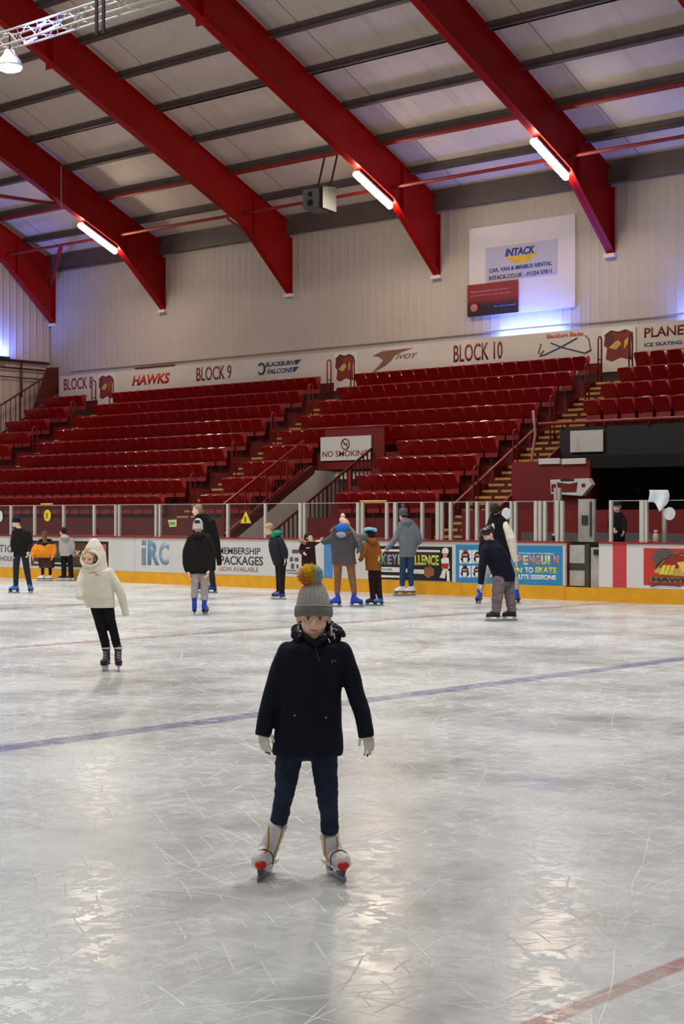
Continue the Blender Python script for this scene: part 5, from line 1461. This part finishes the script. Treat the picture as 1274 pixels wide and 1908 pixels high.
for g, yaw, ln in ((gl_, -6, 3), (gr_, 12, 4)):
    sk = skate(p.body, g, yaw, .86, M_plum, M_sblack, 0, cuff=M_swhite, laces=M_swhite, holder=M_swhite)
    an_ = min([p.P(*l[-1][:3]) for l in p.legs], key=lambda q: (Vector((q.x, q.y, 0))-g).length); r_, f_, u_ = camdir(yaw); g2 = Vector((an_.x, an_.y, 0))+f_*.034; mb = MB(); mb.capsule(g2+f_*.045+UP*.094, g2+f_*.084+UP*.090, .036, .034); mb.build('toe_cap', M_sblack, sk, True)

# ---- skaters along the boards
# man at left, black jacket
p = Person('skater in dark hat, black jacket and dark jeans at the left edge', 1105, .93)
tor = [(30,46,984),(25,52,990),(22.5,55.5,1003),(22.5,55.5,1022),(23.5,54.5,1035)]
A = [[(26.5,992,0,9.5),(23.5,1010,0,9),(25,1029,-.05,7)], [(52.5,992,0,9.5),(57,1010,0,9),(55,1029,-.12,7)]]
Lg = [[(31.5,1031,0,15),(30,1061,0,11.5),(29.5,1092,0,9)], [(46,1031,0,15),(50,1061,0,12),(56,1092,0,9)]]
ft = [ground(28, 1104), ground(57, 1104)]
p.make((30,972,.215,-115,0,0), tor, A, Lg, .55, feet=ft)
p.coat(M_blackc2, 'jacket'); p.trousers(mat('black_denim', rgb(28,32,36), .85))
p.cap_hair('hair', M_haird, .001, -.03, .0, .001); p.beanie(cloth('dark_navy_knit', rgb(28,24,36)))
face_parts(p.body, p.hc, p.hf, p.hs)
skate(p.body, ft[0], -95, .92, M_sblue2, M_sblack, 0, holder=M_sblack); skate(p.body, ft[1], 170, .92, M_sblue2, M_sblack, 0, holder=M_sblack)
# girl in orange jacket
p = Person('child in orange jacket and brown skirt with long hair by the boards', 1083, .80, dv=3)
tor = [(75,94,1008),(68,101,1013),(63,104,1022),(61,105,1030),(63,103,1036)]
A = [[(68,1014,0,9),(62.5,1024,-.05,9),(63,1034,-.12,7)], [(99.5,1014,0,9),(102,1024,-.05,9),(100,1034,-.12,7)]]
Lg = [[(79.5,1046,0,8),(79.5,1058,0,6.5),(79.5,1070,0,5.5)], [(93,1046,0,8),(93.5,1058,0,6.5),(93.5,1070,0,5.5)]]
ft = [ground(77, 1083), ground(95.5, 1083)]
p.make((84,995,.195,172,8,0), tor, A, Lg, .6, feet=ft)
p.coat(M_orange, 'jacket', wr=.012, ws=8)
p.blob('fur_collar', M_haird, lambda mb: mb.tube([p.P(70,1009,-.02), p.P(74,1004,.06), p.P(84,1003,.10), p.P(94,1004,.06), p.P(98,1009,-.02), p.P(84,1011,-.12), p.P(70,1009,-.02)], .040, 10), wr=.006)
p.blob('skirt', M_brownc, lambda mb: p.rings(mb, [(70,101,1032),(71,102,1044),(73,101,1055)], .6), wr=.008)
p.trousers(M_wine, .008, 0, 'tights')
p.cap_hair('hair', M_hairb, .010, -.06, .02)
p.blob('long_hair', M_hairb, lambda mb: (mb.tube([p.P(84,988,-.06), p.P(84,1000,-.10), p.P(85,1009,-.15)], [.05,.055,.035], 12)), wr=.004)
for g, yw in zip(ft, (-80, -70)): skate(p.body, g, yw, .80, M_swhite, M_sbrown, 0, holder=M_swhite)
# boy in grey hoodie
p = Person('child in pale grey hoodie and black trousers by the boards', 1083, .85, dv=3)
tor = [(115,127,996),(111,132,1001),(110,134.5,1010),(110.5,135,1022),(111.5,134,1033)]
A = [[(114,1003,0,9),(112.5,1016,.05,8),(111.5,1028,.08,6)], [(132,1003,0,9),(136,1016,0,8.5),(134,1030,0,6.5)]]
Lg = [[(118,1030,0,12),(119,1050,0,10),(119,1072,0,9)], [(129,1030,0,12),(131,1050,0,10),(133,1072,0,9)]]
ft = [ground(117, 1083), ground(132, 1083)]
p.make((117,988,.20,-125,8,0), tor, A, Lg, .6, feet=ft)
p.coat(M_lgrey, 'hoodie'); p.trousers(M_blackc)
p.blob('hood', M_lgrey, lambda mb: p.ell(mb, 122, 999, -.06, 9, 5.5, .7))
p.cap_hair('hair', M_haird, .010, -.04); face_parts(p.body, p.hc, p.hf, p.hs)
for g in ft: skate(p.body, g, -85, .88, M_sblack, M_swhite, 0, holder=M_swhite)
# tall man in black behind the child in black
p = Person('tall grey-haired skater in long black jacket gliding left behind a child', 1105, 1.02)
tor = [(366,386,957),(362,395,965),(364,401,985),(366,403,1010),(370,402,1038),(374,401,1063)]
A = [[(368,973,.12,13),(363,1003,.15,12),(364,1028,.1,10)], [(394,973,-.08,15),(403,1005,-.06,13),(407.5,1035,-.06,11),(409.5,1053,-.06,9)]]
Lg = [[(381,1056,.08,15),(377,1078,.1,12),(373,1094,.12,10)], [(391,1056,0,16),(395,1077,0,12),(397,1094,0,10)]]
ft = [ground(371, 1101), ground(395, 1104)]
p.make((367.5,951,.235,-98,6,0), tor, A, Lg, .55, feet=ft)
p.coat(M_blackc, 'jacket'); p.trousers(mat('black_denim', rgb(28,32,36), .85))
p.cap_hair('hair', M_hairg, .003, .0, .01, .002); face_parts(p.body, p.hc, p.hf, p.hs)
skate(p.body, ft[0], -90, 1.0, M_sblue, M_sblack, 0); skate(p.body, ft[1], -75, 1.0, M_sblue, M_sblack, 0)
# child in black coat seen from behind
p = Person('child in black coat, pale beanie and grey joggers seen from behind', 1146, .93)
tor = [(360,380,992),(354,388,999),(350,392,1014),(348,394,1038),(350,395,1058),(354,394,1069)]
A = [[(357,1004,0,17),(347,1030,0,15),(347,1053,-.03,12),(351,1066,-.05,9)], [(386,1003,0,17),(395,1030,0,15),(394,1052,-.06,12),(390,1064,-.1,9)]]
Lg = [[(363.5,1062,0,19),(363,1090,0,15),(362,1114,0,13)], [(381,1062,0,19),(381,1090,0,15.5),(381,1118,0,13)]]
ft = [ground(361, 1144), ground(381, 1147)]
p.make((369,980,.212,172,10,0), tor, A, Lg, .6, feet=ft)
p.coat(M_blackc2, 'coat', wr=.008); p.trousers(cloth('pale_joggers', rgb(176,164,158)))
p.cap_hair('hair', M_haird, .001, -.03, .0, .001); p.beanie(cloth('pale_knit_hat', rgb(206,200,188), .95, .5), drop=.075)
p.blob('hood', M_blackc2, lambda mb: p.ell(mb, 370, 997, -.07, 13, 6, .7))
skate(p.body, ft[0], -172, .95, M_sblue, M_sblack, 0); skate(p.body, ft[1], 168, .95, M_sblue, M_sblack, 0)
# boy with green hood leaning left
p = Person('child in black jacket with green hood leaning to the left', 1117, .85)
tor = [(506,521,998),(502,526,1004),(500,529,1014),(502,532,1028),(506,534,1041),(510,534,1053)]
A = [[(508,1008,.12,12),(507,1027,.15,11),(511,1043,.12,9)], [(522,1007,-.12,13),(531,1026,-.13,12),(531.5,1041,-.14,10)]]
Lg = [[(519,1048,.06,16),(520,1076,.06,13),(520,1106,.06,11)], [(526,1048,-.06,16),(525,1076,-.06,13),(525,1106,-.06,11)]]
ft = [ground(507, 1115), ground(522, 1117)]
p.make((500.5,986,.205,-98,22,0), tor, A, Lg, .8, feet=ft)
p.coat(cloth('slate_jacket', rgb(40,42,50)), 'jacket'); p.trousers(M_blackc2)
p.blob('hood', M_greenc, lambda mb: (p.ell(mb, 516, 993.5, 0, 11, 6, 1.1), p.ell(mb, 510, 998, 0, 8, 5, 1.3)))
p.cap_hair('hair', M_hairbl, .010, -.02); face_parts(p.body, p.hc, p.hf, p.hs)
skate(p.body, ft[0], -92, .9, M_sbrown, M_sblack, 0, holder=M_swhite); skate(p.body, ft[1], -88, .9, M_sblue, M_sblack, 0, holder=M_swhite)
# small child with fur hood reaching out
p = Person('small child in dark coat with fur hood reaching towards an adult', 1108, .70)
tor = [(566,582,1009),(562,586,1014),(561,587,1025),(562,588,1040),(562,589,1055)]
A = [[(564,1015,0,9.5),(560,1027,-.02,9),(566,1031,-.15,7)], [(583,1014,0,9.5),(590,1010,.02,8),(596,1006.5,.05,6.5)]]
Lg = [[(570,1050,0,12),(570,1074,0,10),(570,1097,0,8.5)], [(581,1050,0,12),(581,1074,0,10),(581,1097,0,8.5)]]
ft = [ground(570, 1107), ground(583, 1108)]
p.make((575.5,1002,.19,55,-8,0), tor, A, Lg, .65, feet=ft)
p.coat(M_wine, 'coat'); p.trousers(M_blackc)
p.blob('fur_hood', M_furb, lambda mb: mb.tube([p.P(571,1012,-.10), p.P(564,1009,-.08), p.P(560,1007,0), p.P(564,1008,.09), p.P(572,1012,.10)], .050, 10), wr=.008)
p.cap_hair('hair', M_haird, .012, -.05, .02); face_parts(p.body, p.hc, p.hf, p.hs)
o = [c for c in p.body.children if c.name.startswith('coat')][0]
a_, n_ = surf(o, 570, 1021.5); b_, n_ = surf(o, 577, 1020.5); mb = MB(); mb.tube([a_-FWD*.002, b_-FWD*.002], .010, 6); mb.build('chest_print', M_whitep, o, True)
for g, yw in zip(ft, (20, 35)): skate(p.body, g, yw, .75, M_sblue, M_sblack, 0)
# adult in charcoal coat, seen from behind
p = Person('adult in charcoal coat with blue hood lining and pink bobble hat, seen from behind', 1131, .97)
tor = [(624,656,989),(615,664,997),(616,663,1012),(618,661,1028),(618,662,1040),(617.5,664.5,1051)]
A = [[(620,1001,0,16),(608,1009,.03,13),(600,1008,.08,10)], [(660,1001,0,17),(671,1018,0,15),(669,1031,-.08,11)]]
Lg = [[(629,1046,0,18),(629,1078,0,13.5),(628,1106,0,10)], [(652.5,1046,0,18),(656,1078,0,14),(660,1106,0,10)]]
ft = [ground(625, 1130), ground(664, 1130)]
p.make((643,979,.222,178,24,0), tor, A, Lg, .55, feet=ft, palm=[(-UP, -FWD), (-RIGHT, -FWD)])
p.coat(M_coatg, 'coat'); p.trousers(M_tanc)
p.blob('hood', M_coatg, lambda mb: (p.ell(mb, 639, 994, -.06, 19, 8, .6)))
p.blob('hood_lining', M_bluec, lambda mb: p.ell(mb, 637.5, 984.5, -.10, 13.5, 9.5, .55), wr=.004)
p.blob('hood_fold', cloth('lilac_grey_cloth', rgb(160,156,176)), lambda mb: p.ell(mb, 636, 996, -.135, 10, 6, .5))
p.blob('fur_trim', M_fur, lambda mb: mb.tube([p.P(616,991,-.09), p.P(622,984,-.08), p.P(637,977,-.02), p.P(652,984,-.08), p.P(660,994,-.09), p.P(667,1008,-.06), p.P(671,1020,-.05)], [.026,.03,.028,.032,.036,.038,.024], 10), wr=.010, ws=45)
b = p.beanie(M_pinkk, cloth('cream_pom', rgb(226,200,180)), .042, tilt=(-.045, 0))
skate(p.body, ft[0], -85, .95, M_sblue, M_sblack, 0, holder=M_sblue2); skate(p.body, ft[1], 80, .95, M_sblue, M_sblack, 0, holder=M_sblue2)
# child in mustard coat
p = Person('child in mustard coat and pale blue headband beside the charcoal coat', 1129, .80)
tor = [(684,701,1005),(680,704,1012),(679,707,1028),(680,708.5,1046),(681,709.5,1063)]
A = [[(682,1015,-.04,12),(674,1036,-.08,12),(668,1044,-.1,9)], [(701,1015,.02,12),(706,1034,.05,10.5),(706,1040,-.1,8)]]
Lg = [[(692,1059,0,14.5),(693,1090,0,12),(695,1117,0,10)], [(703,1059,0,14.5),(705,1090,0,12),(708,1116,0,10)]]
ft = [ground(692, 1129), ground(709, 1128)]
p.make((689,995,.20,-140,10,0), tor, A, Lg, .65, feet=ft)
p.coat(M_must, 'coat', wr=.010, ws=9); p.trousers(M_wine)
p.blob('scarf_hood', cloth('grey_green_cloth', rgb(104,108,104)), lambda mb: (p.ell(mb, 680, 1000, -.02, 8.5, 8, 1), p.ell(mb, 689, 1005, -.02, 9, 5, 1.1)))
p.blob('coat_hood', M_must, lambda mb: p.ell(mb, 694, 1008, -.07, 9, 6.5, .8))
p.cap_hair('hair', M_haird, .012, -.06, .02)
p.blob('headband', mat('headband_blue', rgb(130,206,226), .4), lambda mb: mb.tube([p.P(679.5,988,.02), p.P(684,985.5,-.10), p.P(692,985.5,-.12), p.P(700,988,-.04), p.P(699,987,.06), p.P(690,985,.10), p.P(682,986,.08), p.P(679.5,988,.02)], .030, 10), vox=.006)
skate(p.body, ft[0], -88, .85, M_sbrown, M_sblack, 0, holder=M_sblue2); skate(p.body, ft[1], -60, .85, M_sblue2, M_sblack, 0)
# adult in grey-blue jacket near the boards
p = Person('adult in grey jacket, grey bobble hat, jeans and white skates by hockey advert', 1110, 1.0, dv=3)
tor = [(748,767,965),(741,774,973),(742,777,990),(743.5,777,1012),(744,773,1035)]
A = [[(745,979,0,13),(736,1001,-.04,12),(724,1016,-.08,9.5),(718,1021,-.1,8)], [(772,979,0,14),(780,998,0,13),(779,1010,.08,10)]]
Lg = [[(751.5,1031,0,15),(750,1063,0,12),(749,1090,0,9)], [(765,1031,0,15),(764.5,1063,0,12),(766.5,1090,0,9)]]
ft = [ground(744, 1110), ground(765, 1109)]
p.make((751,957,.225,-150,8,0), tor, A, Lg, .6, feet=ft)
p.coat(M_teal, 'jacket', wr=.009); p.trousers(M_jean2)
p.blob('hood', M_teal, lambda mb: p.ell(mb, 757, 970, -.05, 12, 7, .8))
p.cap_hair('hair', M_haird, .006, -.04); p.beanie(cloth('slate_knit', rgb(84,92,98), .95, .5), cloth('slate_pom', rgb(92,98,104)), .034, h=.15)
for g in ft: skate(p.body, g, -82, 1.0, M_swhite, M_sbrown, 0, holder=mat('holder_tan', rgb(180,150,120), .5))
# adult behind the bending boy
p = Person('adult in black with cream sleeve and blue skates, behind the bending child', 1124, 1.0)
tor = [(914,932,957),(913,937,962),(910,942,967),(907,946,977),(907,949,998),(911,950,1026),(915,952,1050)]
A = [[(908,984,0,15),(899,1010,-.05,13),(895,1034,-.1,10)], [(939,978,-.02,16),(951,1004,-.05,20),(956,1030,-.05,14),(960,1047,-.05,9)]]
Lg = [[(920,1045,0,19),(905,1072,0,15),(892.5,1099,0,12)], [(942,1045,0,19),(956,1074,-.05,15),(960.5,1099,-.1,12)]]
ft = [ground(891, 1115), ground(961, 1114)]
p.make((922,952,.225,160,0,0), tor, A, Lg, .5, feet=ft)
p.coat(M_blackc, 'jacket', sleeves=False, extra=lambda mb: p.limb(mb, p.arms[0]))
p.blob('cream_sleeve', M_creamc, lambda mb: p.limb(mb, p.arms[1]), wr=.006, ws=14)
p.trousers(cloth('pale_grey_trousers', rgb(170,172,170)))
p.cap_hair('hair', M_haird, .008, -.05); p.beanie(cloth('black_brown_knit', rgb(52,46,42), .95, .4))
skate(p.body, ft[0], -25, 1.0, M_sblue, M_sblack, -4); skate(p.body, ft[1], -60, 1.0, M_sblue, M_sblack, 0)
# boy bending forward in front
p = Person('child in navy jacket and mauve-grey trousers bending forward with black helmet', 1157, .88)
tor = [(905,925,1006),(903,930,1012),(897,938,1020),(900,948,1036),(910,955,1056),(917,959,1072),(919,958,1084)]
A = [[(903,1026,-.10,18),(897,1054,-.14,15.5),(895,1076,-.15,13),(893.5,1088,-.16,10)], [(934,1030,.12,16),(940,1055,.14,14),(937,1074,.12,11)]]
Lg = [[(930,1080,-.05,26),(926,1110,-.06,21),(923,1140,-.05,17)], [(947,1080,.05,26),(950,1112,.05,20),(954,1140,.05,16)]]
ft = [ground(914, 1157), ground(945, 1156)]
p.make((909,995,.215,-62,34,0), tor, A, Lg, .8, feet=ft)
p.coat(cloth('dark_navy_jacket', rgb(18,19,40)), 'jacket'); p.trousers(M_mauve, wr=.012)
p.cap_hair('hair', M_haird, .006, -.03); face_parts(p.body, p.hc, p.hf, p.hs)
hm = p.blob('helmet', mat('helmet_black', rgb(26,24,26), .3), lambda mb: mb.ball(p.hc+p.hf[2]*.045-p.hf[1]*.018, (.088,.108,.078), p.hf, 22, 14), vox=.006)
for (u, v, ru, rv) in ((918.5, 981, 3, 6.5), (904, 986, 3.2, 1.3)):
    h, n = surf(hm, u, v); mb = MB(); mb.ball(h, (ru/p.ppm,.006,rv/p.ppm), (RIGHT, FWD, UP), 14, 8); mb.build('helmet_badge', M_whitep, hm, True)
mb = MB(); mb.tube([p.P(897,985,-.09), p.P(893,992,-.07), p.P(894,1001,-.06)], .008, 8); mb.build('chin_strap', M_grey, hm, True)
skate(p.body, ft[0], -92, .92, M_sbrown, M_sblack, 0, laces=M_swhite, holder=M_swhite); skate(p.body, ft[1], -90, .92, M_sblack, M_sblack, 0, holder=M_swhite)
# person in black behind the right-hand boards
p = Person('person in black with cap standing behind the right-hand boards', 1116, .98)
tor = [(1142,1157,954),(1135,1162,960),(1133,1164,975),(1134,1164,995),(1135,1163,1020),(1136,1162,1040)]
A = [[(1137,967,-.02,11),(1135,984,-.10,10),(1138,988,-.22,8)], [(1160,967,-.02,11),(1162,984,-.10,10),(1158,992,-.22,8)]]
Lg = [[(1142,1036,0,15),(1142,1072,0,12),(1142,1106,0,9)], [(1156,1036,0,15),(1156,1072,0,12),(1156,1106,0,9)]]
p.make((1149,944,.215,-20,10,0), tor, A, Lg, .55)
p.coat(M_blackc, 'jacket'); p.trousers(M_blackc)
p.cap_hair('hair', M_haird, .008, -.05); b = p.beanie(M_blackc, h=.10, drop=0, name='cap', brimm=cloth('pale_green_band', rgb(120,140,122)))
for l in p.legs:
    a_ = p.P(*l[-1][:3]); mb = MB(); mb.capsule((a_.x, a_.y, .065), Vector((a_.x, a_.y, .065))-FWD*.16, .042, .040); mb.build('shoe', M_sblack, p.body, True)
